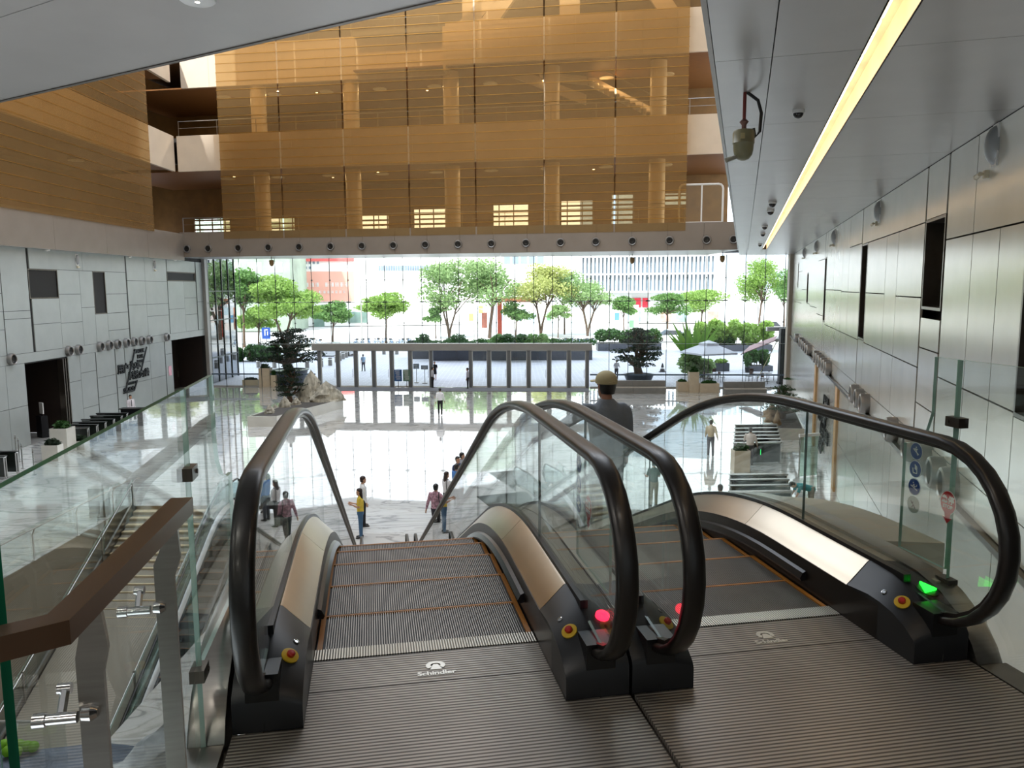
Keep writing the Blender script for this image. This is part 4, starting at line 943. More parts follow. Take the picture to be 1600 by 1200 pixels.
nt_ = thing('notice', 'small pink notice beside the far left doorway', 'notice', (LX+.02, 57.0, -4.3), 0); MB().box((0,0,0),(.02,.45,.7)).build('sheet', M('pink_sheet',(232,176,190),rough=.6,var=.1), nt_)
nt2 = thing('notice', 'white notice on a dark stand in the near left doorway', 'notice', (LX-.6, 42.1, FL), -.6)
MB().box((0,0,.6),(.6,.35,1.2)).build('stand', m_blackm, nt2); MB().box((.05,0,1.62),(.4,.05,.62)).build('sheet', m_white, nt2); MB().box((.05,0,1.25),(.06,.05,.2)).build('stem', m_blackm, nt2)

# ------------------------------------------------------------------ people
def remesh(k, voxel, smooth_it=4, extra=None):
    me = k.mesh('tmp', []); o = bpy.data.objects.new('tmp', me); COL.objects.link(o)
    r = o.modifiers.new('r', 'REMESH'); r.mode = 'VOXEL'; r.voxel_size = voxel
    s = o.modifiers.new('s', 'SMOOTH'); s.factor = .5; s.iterations = smooth_it
    dg_ = bpy.context.evaluated_depsgraph_get(); out = bpy.data.meshes.new_from_object(o.evaluated_get(dg_))
    bpy.data.objects.remove(o); bpy.data.meshes.remove(me); return out
SK = (196,150,122)
def person(label, loc, rz, H=1.70, shirt=(230,230,232), trousers=(30,30,34), hair=(24,20,18), skin=SK, sleeve='long', legs=((0,0),(0,0)), arms=((4,5,8),(4,5,8)),
           lean=0, far=True, long_hair=False, skirt=None, tie=None, bag=None, cap=None, shoes=(24,22,22), pattern=None, head_yaw=0, fat=1.0, untuck=True, belt=False, mask=False):
    """stands at loc facing local +Y; arms (forward, out, elbow) and legs (forward, knee) in degrees, left then right"""
    t = thing('person', label, 'person', loc, rz); s = H/1.72; R = math.radians; vox = (.020 if far else .011)*s
    hipz = .90; lm = Matrix.Translation((0,0,hipz)) @ Matrix.Rotation(-R(lean), 4, 'X') @ Matrix.Translation((0,0,-hipz))
    def up(p): q = lm @ Vector(p); return (q.x*s, q.y*s, q.z*s)
    def dn(p): return (p[0]*s, p[1]*s, p[2]*s)
    def ell(c, rx, ry, n=14, f=up): return [f((c[0]+rx*math.cos(2*math.pi*i/n), c[1]+ry*math.sin(2*math.pi*i/n), c[2])) for i in range(n)]
    def arm_pts(sd, a):
        fwd, out, el = [R(x) for x in a]; S_ = Vector((sd*.178*fat, 0, 1.375))
        d = Vector((sd*math.sin(out), math.sin(fwd)*math.cos(out), -math.cos(fwd)*math.cos(out))); E_ = S_+d*.285
        ax = Vector((1,0,0)); d2 = (Matrix.Rotation(el, 3, 'X') @ d) if el >= 0 else d
        d2 = d2 + Vector((-sd*.22*math.sin(el) if el > .3 else 0, 0, 0)); d2.normalize(); W_ = E_+d2*.25; Hn = W_+d2*.09
        return S_, E_, W_, Hn, d2
    def leg_pts(sd, a):
        f, kn = R(a[0]), R(a[1]); Hp = Vector((sd*.088, 0, .90)); K_ = Hp+Vector((sd*.01, math.sin(f), -math.cos(f)))*.42
        g = f-kn; A_ = K_+Vector((0, math.sin(g), -math.cos(g)))*.41; return Hp, K_, A_, g
    la = [leg_pts(-1, legs[0]), leg_pts(1, legs[1])]; drop = min(l[2].z for l in la)-.07
    def dn(p): return (p[0]*s, p[1]*s, (p[2]-drop)*s)
    def up(p): q = lm @ Vector(p); return (q.x*s, q.y*s, (q.z-drop)*s)
    aa = [arm_pts(-1, arms[0]), arm_pts(1, arms[1])]
    hc = (0, .025, 1.60); cy, sy = math.cos(R(head_yaw)), math.sin(R(head_yaw))
    def hd(p): return up((hc[0]+p[0]*cy-p[1]*sy, hc[1]+p[0]*sy+p[1]*cy, hc[2]+p[2]))
    b = MB()
    hp = [(-.125,.028,.035,.045),(-.11,.045,.052,.04),(-.08,.060,.070,.022),(-.04,.070,.083,.008),(0,.076,.092,0),(.04,.077,.095,-.004),(.08,.068,.084,-.006),(.105,.048,.060,-.006),(.122,.02,.025,-.006)]
    b.loft([[hd((rx*math.cos(2*math.pi*i/14), y0+ry*math.sin(2*math.pi*i/14), z)) for i in range(14)] for z, rx, ry, y0 in hp])
    b.tube([hd((0,.085,.015)), hd((0,.104,-.028)), hd((0,.088,-.038))], [.008*s,.014*s,.010*s], 6)
    for sd in (-1,1): b.tube([hd((sd*.070,-.005,.025)), hd((sd*.088,-.012,.0)), hd((sd*.072,.0,-.035))], [.010*s,.016*s,.008*s], 6)
    b.tube([up((0,-.01,1.38)), up((0,.0,1.46)), up((0,.012,1.54))], [.075*s,.055*s,.052*s], 10)
    b.loft([ell((0,0,z), rx*fat, ry*fat) for z, rx, ry in ((.86,.13,.09),(1.0,.12,.085),(1.2,.14,.095),(1.36,.15,.09),(1.42,.11,.07),(1.46,.05,.045))])
    for S_, E_, W_, Hn, d2 in aa: b.tube([up(S_), up(S_*.5+E_*.5), up(E_), up(E_*.6+W_*.4), up(W_), up(Hn)], [r*s for r in (.052,.046,.038,.038,.026,.034)], 10)
    for Hp, K_, A_, g in la: b.tube([dn(Hp), dn(Hp*.5+K_*.5), dn(K_), dn(K_*.65+A_*.35), dn(A_), dn(A_+Vector((0,.02,-.03)))], [r*s for r in (.082,.070,.052,.052,.036,.036)], 10)
    me = remesh(b, vox, 3); fb = MB()
    for sd, (S_, E_, W_, Hn, d2) in zip((-1,1), aa):       # fingers rooted in the palm, a thumb from its side
        sidev = Vector((0,1,0)) - d2*d2.y; sidev.normalize() if sidev.length > .05 else None; nrm = d2.cross(sidev)
        if sidev.length < .05: sidev = Vector((0,0,1)); nrm = d2.cross(sidev)
        cu = nrm*(-sd)
        for q, l in zip((-.028,-.010,.010,.027), (.055,.068,.072,.064)):
            p0 = Hn+sidev*q-d2*.01; fb.tube([up(p0), up(p0+d2*l*.55+cu*.004), up(p0+d2*l+cu*.022)], [.0085*s,.0082*s,.006*s], 6)
        p0 = Hn-d2*.055+sidev*.026; fb.tube([up(p0), up(p0+d2*.03+sidev*.024), up(p0+d2*.058+sidev*.028)], [.011*s,.010*s,.007*s], 6)
    vs_ = [tuple(v.co) for v in me.vertices]; fs_ = [tuple(p.vertices) for p in me.polygons]; bpy.data.meshes.remove(me)
    fin = MB(); fin.add(vs_, fs_); fin.add(fb.v, fb.f)
    fin.build('body', M('skin_%d_%d' % (skin[0], skin[2]), skin, rough=.55, var=.04), t, smooth=True, sharp=180)
    # face
    k = MB()
    for sd in (-1,1): k.lathe([(.001,-.008),(.009,-.003),(.009,.003),(.001,.008)], (0,0,0), 8); n_ = 32; k.v[-n_:] = [hd((sd*.031+v[0]*1.3, .088+v[1]*.4, .018+v[2])) for v in [(a/s if 0 else a, c, e) for a, c, e in k.v[-n_:]]]
    k.build('eyes', M('dark_eyes',(30,24,22),rough=.3,var=0), t)
    k = MB(); k.tube([hd((-.024,.091,-.068)), hd((0,.098,-.070)), hd((.024,.091,-.068))], [.004*s,.007*s,.004*s], 6); k.build('mouth', M('lips',(158,96,86),rough=.5,var=0), t)
    # hair
    hm = M('hair_%d_%d' % (hair[0], hair[1]), hair, rough=.45, var=.2, scale=30); k = MB()
    low = -.03 if not long_hair else -.02
    k.loft([[hd(((rx+.012)*math.cos(2*math.pi*i/14), y0-.006+(ry+.012)*max(math.sin(2*math.pi*i/14), -1 if True else 0)*(1 if math.sin(2*math.pi*i/14) < .15 else fr), z)) for i in range(14)] for z, rx, ry, y0, fr in ((-.075,.052,.074,-.01,.1),(-.04,.066,.083,-.005,.15),(0,.074,.092,-.004,.25),(.04,.077,.095,-.004,.62),(.065,.072,.090,-.005,.98),(.09,.060,.076,-.006,1),(.112,.042,.052,-.006,1),(.130,.012,.015,-.006,1))])
    if long_hair: k.loft([[hd((rx*math.cos(2*math.pi*i/12), y0+ry*math.sin(2*math.pi*i/12), z)) for i in range(12)] for z, rx, ry, y0 in ((.05,.07,.05,-.045),(-.06,.088,.055,-.06),(-.18,.10,.05,-.075),(-.30,.092,.04,-.085),(-.38,.06,.025,-.085))])
    k.build('hair', hm, t, smooth=True, sharp=180)
    # shirt
    sh_ = MB(); zb = .80 if untuck else .90
    sh_.loft([ell((0,0,z), rx*fat, ry*fat) for z, rx, ry in ((zb,.160,.115),(.92,.160,.118),(1.04,.152,.115),(1.18,.165,.120),(1.30,.178,.115),(1.37,.160,.098),(1.42,.115,.078),(1.45,.085,.066),(1.475,.066,.06))])
    for S_, E_, W_, Hn, d2 in aa:
        inn = Vector((S_.x*.5, 0, 1.375))
        dd_ = (E_-S_).normalized(); P_ = [inn, S_+Vector((-sd*.035,0,.012)), S_+Vector((-sd*.008,0,.002))+dd_*.02, S_+dd_*.06, S_*.5+E_*.5, E_] + ([E_*.5+W_*.5, W_] if sleeve == 'long' else []); rr = [.05,.055,.060,.063,.060,.053]+([.048,.036] if sleeve == 'long' else [])
        if sleeve == 'short': P_[-1] = S_*.22+E_*.78; rr[-1] = .062
        sh_.tube([up(p) for p in P_], [r*s for r in rr], 12)
    me = remesh(sh_, vox, 4 if far else 10)
    sm = M('shirt_%d_%d_%d' % shirt, shirt, rough=.8, var=.06, scale=12, bump=.5, bscale=14)
    if pattern: sm = pattern
    if skirt is None or skirt == 'skirt':
        me.materials.append(sm); me.polygons.foreach_set('use_smooth', [True]*len(me.polygons)); link('shirt', me, t)
    else:
        me.materials.append(sm); me.polygons.foreach_set('use_smooth', [True]*len(me.polygons)); link('dress_top', me, t)
    tm = M('trousers_%d_%d_%d' % trousers, trousers, rough=.8, var=.08, scale=10, bump=.4, bscale=12)
    if skirt:
        k = MB(); k.loft([ell((0,0,z), rx, ry, f=dn) for z, rx, ry in ((.55,.185,.14),(.70,.19,.145),(.86,.175,.13),(.98,.15,.112))]); k.build('skirt', tm, t, smooth=True, sharp=60)
    else:
        k = MB(); k.loft([ell((0,0,z), rx*fat, ry*fat, f=dn) for z, rx, ry in ((.80,.150,.115),(.88,.166,.122),(.96,.156,.114),(1.0,.146,.108))])
        for Hp, K_, A_, g in la: k.tube([dn(Hp+Vector((0,0,.02))), dn(Hp*.5+K_*.5), dn(K_), dn(K_*.5+A_*.5), dn(A_+Vector((0,0,-.01)))], [r*s for r in (.092,.082,.066,.060,.055)], 12)
        me = remesh(k, vox, 3); me.materials.append(tm); me.polygons.foreach_set('use_smooth', [True]*len(me.polygons)); link('trousers', me, t)
        if belt: k = MB(); k.loft([ell((0,0,z), .163*fat, .121*fat, f=dn) for z in (.90,.94)]); k.build('belt', m_black, t)
    shm = M('shoe_%d' % shoes[0], shoes, rough=.4, var=.1)
    for Hp, K_, A_, g in la:
        k = MB(); pz = math.sin(max(0,-g))*.0
        k.loft([[dn((A_.x+w_*math.cos(2*math.pi*i/10), A_.y+y, A_.z-.04+zc+h*math.sin(2*math.pi*i/10))) for i in range(10)] for y, w_, h, zc in ((-.075,.026,.022,.0),(-.05,.040,.042,.014),(0,.044,.045,.018),(.06,.046,.034,.006),(.12,.048,.026,-.004),(.165,.036,.018,-.010),(.18,.012,.008,-.014))]); k.build('shoe', shm, t, smooth=True, sharp=80)
    if tie: k = MB(); k.plate([(-.022,1.05),(0,1.01),(.022,1.05),(.012,1.42),(-.012,1.42)], lambda a, c, q: up((a, q, c)), .116, .126); k.build('necktie', M('tie_dark',tie,rough=.6,var=.1), t)
    if bag:
        bm = M('bag_%d' % bag[0], bag, rough=.6, var=.1); sd = 1
        k = MB(); k.loft([[up((sd*.23+x, -.02+y, z)) for x, y in ((-.05,-.14),(.05,-.14),(.06,.14),(-.06,.14))] for z in (.72,.80,.98,1.0)]); bo = k.build('shoulder_bag', bm, t, smooth=True, sharp=40)
        k = MB(); k.tube([up((sd*.22,-.13,.98)), up((sd*.14,-.10,1.36)), up((sd*.12,.0,1.46)), up((sd*.14,.09,1.36)), up((sd*.22,.12,.98))], .014*s, 6); k.build('strap', bm, bo)
    if cap:
        cm = M('cap_cloth', cap, rough=.85, var=.06, scale=14, bump=.2, bscale=120); k = MB()
        k.loft([[hd(((rx+.022)*math.cos(2*math.pi*i/20), -.004+(ry+.022)*math.sin(2*math.pi*i/20), z)) for i in range(20)] for z, rx, ry in ((.020,.077,.094),(.05,.079,.097),(.085,.072,.088),(.115,.052,.064),(.135,.024,.03),(.141,.004,.005))]); co = k.build('cap', cm, t, smooth=True, sharp=80)
        k = MB(); pl = [(.105*math.cos(math.radians(a)), .09+.105*math.sin(math.radians(a))*1.05) for a in range(0,181,15)]; k.plate(pl, lambda a, c, q: hd((a, c, .028+q-.15*(c-.09)*0)), 0, .008); k.build('visor', cm, co)
        k = MB(); k.tube([hd((-.05,-.113,.035)), hd((0,-.121,.045)), hd((.05,-.113,.035))], .006*s, 6); k.build('strap', cm, co)
    return t
def head_at(x, y, H): return tuple(at(x, y, FL+H)[:2])+(FL,)
D90, D180 = math.pi/2, math.pi
P1, *_r = profile(SL, HH)
q = EW(2.17, 6.95); stepz = P1(6.95); ca = person('man in a khaki cap and grey shirt riding down the right escalator', (q.x, q.y, stepz), YE, 1.70, shirt=(128,134,142), trousers=(60,62,66), skin=(170,120,95), sleeve='long', arms=((26,52,10),(8,8,20)), far=False, cap=(186,172,132), head_yaw=16, fat=1.08)
pinkpat = M('pink_patterned_cloth', (176,136,150), rough=.8, var=.6, scale=15, bump=.3, bscale=14)
person('man in a white shirt and black trousers walking away across the marble', tuple(at(688,648,FL)), .1, 1.74, shirt=(236,236,240), legs=((14,0),(-14,12)), arms=((-10,10,10),(12,10,12)), untuck=False)
person('guard in white shirt and black trousers left of the open entrance', tuple(at(676,606,FL)), -1.2, 1.70, shirt=(206,208,216), untuck=False)
person('guard in white shirt and black trousers right of the open entrance', tuple(at(731,607.5,FL)), 1.5, 1.70, shirt=(196,192,200), untuck=False)
person('woman in a black dress standing outside the open entrance', tuple(at(679.5,594,FL)), D180, 1.66, shirt=(24,24,30), trousers=(24,24,30), skirt='dress', sleeve='short', arms=((10,10,70),(10,10,70)))
person('person in a pale blue shirt standing on the plaza beyond the left doors', tuple(at(568,580,FL)), .6, 1.68, shirt=(150,178,206), trousers=(40,44,60), sleeve='short', legs=((8,0),(-8,4)))
person('person in a white shirt standing on the plaza near the potted pine', tuple(at(963,592,FL)), D180, 1.70, shirt=(226,226,232), trousers=(36,38,48), arms=((14,12,70),(14,12,70)), belt=True)
person('man in a white shirt and dark tie behind the woman in yellow', head_at(566,744,1.74), -1.2, 1.74, shirt=(232,234,236), tie=(36,40,50), hair=(50,28,22), untuck=False)
person('woman in a yellow top and blue jeans with long dark hair', head_at(562,763,1.64), -1.15+D180*.9, 1.64, shirt=(226,196,70), trousers=(70,104,136), hair=(40,24,20), long_hair=True, sleeve='short', arms=((6,6,110),(6,6,100)))
person('man in a pink patterned shirt with a black shoulder bag', tuple(at(682,836,FL)), -.35, 1.73, pattern=pinkpat, trousers=(44,38,46), bag=(34,32,38), arms=((-6,16,8),(6,6,10)), legs=((10,0),(-10,10)), fat=1.06)
person('woman in black and white with long brown hair', head_at(697,737,1.62), -.9, 1.62, shirt=(228,226,228), trousers=(40,38,42), hair=(46,30,26), long_hair=True, bag=(30,30,32))
person('man in a bright blue shirt among the group of visitors', head_at(713,725,1.70), -.8, 1.70, shirt=(72,124,190), trousers=(50,54,66), skin=(186,138,112))
person('bearded man in a dark navy shirt behind the man in blue', head_at(714.5,713,1.74), -2.4, 1.74, shirt=(44,54,86), trousers=(46,46,52))
person('man in a grey shirt at the back of the group of visitors', head_at(721,707,1.76), -1.6, 1.76, shirt=(140,142,150), trousers=(46,46,52))
person('man in a dark green shirt and khaki trousers seen through the escalator glass', tuple(at(1021,791,FL)), .1, 1.72, shirt=(74,108,98), trousers=(178,172,150), sleeve='short', arms=((16,10,70),(16,10,70)))
person('man in a cream shirt and grey trousers walking away on the right', tuple(at(1110,712,FL)), -.15, 1.74, shirt=(232,214,182), trousers=(88,88,96), arms=((10,8,40),(-6,14,6)), legs=((8,0),(-8,8)))
person('man in a pale pink shirt standing at the right turnstiles', head_at(1173,668,1.72), -.3, 1.72, shirt=(226,212,204), trousers=(74,72,76), arms=((20,12,60),(8,14,20)), fat=1.1)
person('person in a teal shirt bending over beside the right turnstiles', tuple(at(1266,802,FL)), D90, 1.70, shirt=(40,136,140), trousers=(150,146,132), lean=75, sleeve='short', arms=((95,5,10),(95,5,10)))
person('small woman in white beside the right wall', head_at(1297,783,1.58), 1.2, 1.58, shirt=(226,220,210), trousers=(120,100,84), sleeve='short', arms=((20,8,80),(20,8,80)), hair=(28,22,20))
person('person in a brown shirt with dark hair behind the escalator crest', head_at(1126,757,1.66), .3, 1.66, shirt=(128,108,86), trousers=(60,56,54))
person('attendant in a white shirt and dark tie behind the turnstile desk', (-23.2,46.6,FL), -D90-.6, 1.72, shirt=(226,220,226), tie=(30,30,36))

# ------------------------------------------------------------------ turnstiles
m_tglass = glass_mat('turnstile_glass', (.62,.72,.66), 1.0, .06)
m_green = M('green_light_strip', (60,220,110), emit=(40,230,110), estr=1.4, var=0)
def turnstile_proto(L, label, top):
    t = thing('turnstile', label, 'turnstile', (0,0,0), 0)
    MB().box((0,0,.98),(L,.20,.045)).build('top_lid', top, t); MB().box((0,0,.945),(L-.04,.16,.03)).build('lid_trim', m_chrome, t)
    for sx in (-1,1):
        for sy in (-1,1): MB().tube([(sx*(L/2-.05),sy*.065,0),(sx*(L/2-.05),sy*.065,.93)], .025, 8).build('post', m_chrome, t)
    MB().box((0,0,.5),(L-.12,.07,.84)).build('cabinet', M('smoked_panel',(36,40,38),rough=.12,var=.1), t)
    MB().box((.15,-.05,.55),(.02,.012,.25)).build('light_strip', m_green, t); MB().box((-.25,-.05,.55),(.02,.012,.25)).build('light_strip', m_green, t)
    MB().box((0,.22,.62),(.5,.012,.7)).build('flap', m_tglass, t)
    return t
left_t = [at(x, y, FL+1.0) for x, y in ((139,667.4),(153,663),(166,659),(179,654.5),(191,649),(199.6,645))]
pr = turnstile_proto(1.8, '', m_black)
for i, p in enumerate(left_t):
    r = pr if i == 0 else dup(pr, (0,0,0)); r.location = (p[0]-.9, p[1], FL); r['label'] = '%s black turnstile from the near end of the row below the left wall sign' % ORD[i]; r['group'] = 'turnstiles below the left wall sign'
for i, (x, y) in enumerate(((27,705),(9,712))):
    p = at(x, y, FL+1.0); dup(pr, (p[0]-.9,p[1],FL), 0, ['black turnstile with a chrome post at the left edge of the picture','black turnstile nearest the left edge of the picture'][i])
pr2 = turnstile_proto(2.2, '', m_steel)
for gi, (nm, rows) in enumerate((('nearer row on the right',[(1146,1224,741),(1146,1226,749),(1147,1228,758),(1147,1230,767.5)]),('farther row on the right',[(1153,1210,663.5),(1153,1211,669),(1152.5,1212,675),(1152,1213,680.5),(1152,1214,686),(1151.5,1215,691.5)]))):
    for i, (xa, xb, y) in enumerate(rows):
        a, c = at(xa, y, FL+1.0), at(xb, y-1.0, FL+1.0); mid = (a+c)/2
        r = pr2 if (gi == 0 and i == 0) else dup(pr2, (0,0,0)); r.location = (mid[0],mid[1],FL); r.rotation_euler = (0,0,math.atan2(c[1]-a[1],c[0]-a[0])); r['label'] = '%s steel turnstile in the %s, counted %s' % (ORD[i], nm, 'from the front' if gi else 'from the back'); r['group'] = 'steel turnstiles, '+nm
for i, (x, y) in enumerate(((26,715),(31,720),(36,730),(54,740))):
    p = at(x, y+2, FL); t = thing('barrier_post', '%s slim chrome barrier post from the left by the near turnstiles' % ORD[i], 'post', tuple(p), 0, 'chrome barrier posts'); MB().lathe([(.09,0),(.09,.015),(.03,.02),(.03,1.15),(.02,1.18)], n=12).build('post', m_chrome, t, smooth=True)
    MB().lathe([(.034,1.0),(.034,1.04)], n=12).build('collar', m_dsteel, t)
# reception podium behind the row
pd = thing('desk', 'dark podium desk in front of the attendant by the left wall', 'desk', (-22.6,45.7,FL), 0)
MB().box((0,0,.5),(1.3,.5,1.0)).build('body', m_blackm, pd); MB().box((0,0,1.03),(1.5,.6,.05)).build('desk_top', m_black, pd)

# ------------------------------------------------------------------ plants indoors, leaf clouds
def leaf_mesh(name, blobs, n, size, mat, seed=0, flat=1.0, shell=.55):
    """blobs [(x,y,z,rx,ry,rz)]: leaf quads scattered mostly towards each blob's surface"""
    g = np.random.default_rng(seed); B = np.array(blobs, float); vol = (B[:,3]*B[:,4]*B[:,5])**(2/3); idx = g.choice(len(B), n, p=vol/vol.sum())
    d = g.normal(size=(n,3)); d /= np.linalg.norm(d, axis=1)[:,None]; r = shell+(1-shell)*g.random(n)**.6
    C = B[idx,:3]+d*r[:,None]*B[idx,3:6]
    a = g.normal(size=(n,3)); a[:,2] *= flat; a /= np.linalg.norm(a, axis=1)[:,None]; c = g.normal(size=(n,3)); c -= a*(a*c).sum(1)[:,None]; c /= np.linalg.norm(c, axis=1)[:,None]
    sz = size*(.6+.8*g.random(n))[:,None]
    V = np.stack([C-a*sz*.5, C+c*sz*.28, C+a*sz*.5, C-c*sz*.28], 1).reshape(-1,3)
    me = bpy.data.meshes.new(name); me.vertices.add(4*n); me.vertices.foreach_set('co', V.ravel()); me.loops.add(4*n); me.loops.foreach_set('vertex_index', np.arange(4*n, dtype=np.int32))
    me.polygons.add(n); me.polygons.foreach_set('loop_start', np.arange(0,4*n,4,dtype=np.int32)); me.polygons.foreach_set('loop_total', np.full(n,4,dtype=np.int32)); me.materials.append(mat); me.update(calc_edges=True); return me
def leaf_mat(name, c, var=.35):
    mt = M(name, c, rough=.55, var=var, scale=2.0, spec=.3); n = mt.node_tree; b = n.nodes['Principled BSDF']
    if 'Translucent BSDF' not in n.nodes:
        tr = n.nodes.new('ShaderNodeBsdfTranslucent'); tr.inputs[0].default_value = (*lin(tuple(min(255,int(x*1.15)) for x in c)),1); mx = n.nodes.new('ShaderNodeMixShader'); mx.inputs[0].default_value = .35
        n.links.new(b.outputs[0], mx.inputs[1]); n.links.new(tr.outputs[0], mx.inputs[2]); n.links.new(mx.outputs[0], n.nodes['Material Output'].inputs[0])
    return mt
lm_dark = leaf_mat('dark_pine_leaf', (44,58,42)); lm_mid = leaf_mat('green_leaf', (106,142,80)); lm_br = leaf_mat('bright_leaf', (132,162,82)); lm_yel = leaf_mat('yellow_leaf', (172,178,112)); lm_gry = leaf_mat('grey_green_leaf', (140,166,112)); lm_hedge = leaf_mat('hedge_leaf', (56,92,44))
m_bark = M('bark', (92,74,60), rough=.85, var=.25, scale=8, bump=.4, bscale=20)
def bonsai(label, loc, H, W, rz=0, pads=7, seed=1, leaf=None, pot=None):
    t = thing('bonsai_tree', label, 'bonsai', loc, rz); g = random.Random(seed); z0 = 0
    if pot:
        z0 = pot[1]; MB().lathe([(pot[0]*.72,0),(pot[0]*.80,.05),(pot[0],pot[1]-.06),(pot[0]*1.05,pot[1]-.05),(pot[0]*1.05,pot[1]),(pot[0]*.9,pot[1]),(pot[0]*.88,pot[1]-.08)], n=20).build('pot', M('dark_blue_pot',(44,54,72),rough=.3,var=.1), t, smooth=True, sharp=30)
    k = MB(); pts = [(0,0,z0-.05)]; n = 6
    for i in range(1, n+1): pts.append((W*.10*math.sin(i*1.7+seed), W*.06*math.cos(i*1.3), z0+(H-z0)*.92*i/n))
    k.tube(pts, [W*.085*(1-.75*i/n) for i in range(n+1)], 8); bl = []
    for i in range(pads):
        f = (i+1)/pads; z = z0+(H-z0)*(.22+.72*f); a = i*2.4+seed; rad = W*.5*(1.0-.72*f)*(.75+.3*g.random())
        c = (rad*math.cos(a), rad*math.sin(a)*.9, z); q = pts[min(n, max(1, int(f*n*.8)))]; k.tube([q, ((q[0]+c[0])/2,(q[1]+c[1])/2,q[2]+.4*(z-q[2])), c], [W*.035,W*.025,W*.015], 6)
        pw = W*(.31-.12*f); bl.append((c[0],c[1],c[2],pw,pw*.9,H*.045)); a2 = a+2.6; c2 = (rad*.8*math.cos(a2), rad*.8*math.sin(a2), z-.05*H); k.tube([q, c2], [W*.03,W*.012], 6); bl.append((c2[0],c2[1],c2[2],pw*.9,pw*.85,H*.042))
    bl.append((pts[-1][0],pts[-1][1],H*.97,W*.15,W*.14,H*.05))
    k.build('trunk', m_bark, t, smooth=True)
    link('foliage', leaf_mesh('foliage', bl, 4200, H*.042, leaf or lm_dark, seed, .4, .2), t, kind='stuff')
    return t
def rock(label, loc, d, rz=0, seed=3, mat=None, nm='rock'):
    g = np.random.default_rng(seed); k = MB(); rings = []; n = 14; L = 8
    ph = g.random(6)*6
    for j in range(L+1):
        f = j/L; rr = (1-f**1.7)*.5+.02*(1-f)
        rings.append([(d[0]*rr*math.cos(2*math.pi*i/n)*(1+.22*math.sin(3*2*math.pi*i/n+ph[j % 6])*.8+.10*g.standard_normal()), d[1]*rr*math.sin(2*math.pi*i/n)*(1+.18*math.sin(2*2*math.pi*i/n+ph[(j+2) % 6])+.10*g.standard_normal()), d[2]*f*(1+.03*g.standard_normal())) for i in range(n)])
    k.loft(rings); o = k.build(nm, mat or M('grey_veined_rock',(164,158,142),rough=.75,var=.55,scale=2.2,bump=1.0,bscale=5,stretch=(2.2,2.2,.7)), None, smooth=True, sharp=50, loc=loc, rz=rz); o['label'] = label; o['category'] = 'rock'; return o
m_soil = M('dark_gravel', (84,80,76), rough=.9, var=.2, scale=12, bump=.6, bscale=40)
m_pmarb = M('planter_marble', (206,204,196), rough=.2, var=.08, scale=1.2, coat=.3)
def planter(label, poly, z0, h, inset=.12, name='planter'):
    c = np.mean(np.array(poly), 0); t = thing(name, label, 'planter', (c[0],c[1],z0), 0); P = [(p[0]-c[0],p[1]-c[1]) for p in poly]
    n = len(P)
    for i in range(n):
        a, q2 = np.array(P[i]), np.array(P[(i+1) % n]); d = (q2-a); L = np.linalg.norm(d); d /= L; nn = np.array([-d[1],d[0]]); w_ = .08
        MB().prism([tuple(a+d*.004), tuple(q2-d*.004), tuple(q2-d*w_+nn*w_), tuple(a+d*w_+nn*w_)], 0, h).build('side_slab', m_pmarb, t)
    MB().prism([tuple(np.array(p)*.985) for p in P], .02, h-.04).build('soil', m_soil, t); return t
pz = FL+.62
plp = [at(386,650.5,pz)[:2], at(432,650.5,pz)[:2], at(536,623.5,pz)[:2], at(478,622.5,pz)[:2]]
planter('low marble planter with pine, rocks and dark gravel on the left of the lobby', plp, FL, .62)
p = at(455,628,pz-.02); bonsai('dense dark pine growing in the left marble planter', (p[0],p[1],pz-.06), 2.55, 2.2, 0, 9, 2)
for i, (x, y, d, lb) in enumerate(((487,626,(2.0,1.3,2.05),'tall pale peaked rock at the back of the left planter'),(510,626.5,(2.2,1.2,1.35),'low ridged rock at the right end of the left planter'),(445,636,(.75,.6,.72),'small rock before the trunk in the left planter'),(463,632,(.7,.5,.5),'small rock right of the trunk in the left planter'),(421,645.5,(.75,.5,.55),'small pointed rock near the front of the left planter'),(430,637,(.4,.3,.25),'tiny rock behind the pointed one in the left planter'))):
    p = at(x, y, pz-.04); rock(lb, (p[0],p[1],pz-.06), d, .3*i, 10+i)
prp = [at(1210,669,pz)[:2], at(1257,670,pz)[:2], at(1243,640,pz)[:2], at(1192,640,pz)[:2]]
planter('raised beige planter with pine and rocks on the right of the lobby', prp, FL, .62)
p = at(1222,653,pz-.02); bonsai('spreading dark pine growing in the right planter', (p[0],p[1],pz-.06), 1.9, 2.6, .6, 8, 5, leaf_mat('mid_pine_leaf',(52,74,44)))
for i, (x, y, d, lb) in enumerate(((1214,664,(.40,.35,.85),'tall thin rock at the front of the right planter'),(1203,659,(.6,.5,.5),'small rock at the left side of the right planter'),(1206,650,(1.3,.9,.7),'broad brown rock behind the pine in the right planter'))):
    p = at(x, y, pz-.04); rock(lb, (p[0],p[1],pz-.06), d, .4*i, 30+i, M('brown_rock',(150,126,98),rough=.8,var=.3,scale=4,bump=.8,bscale=5))
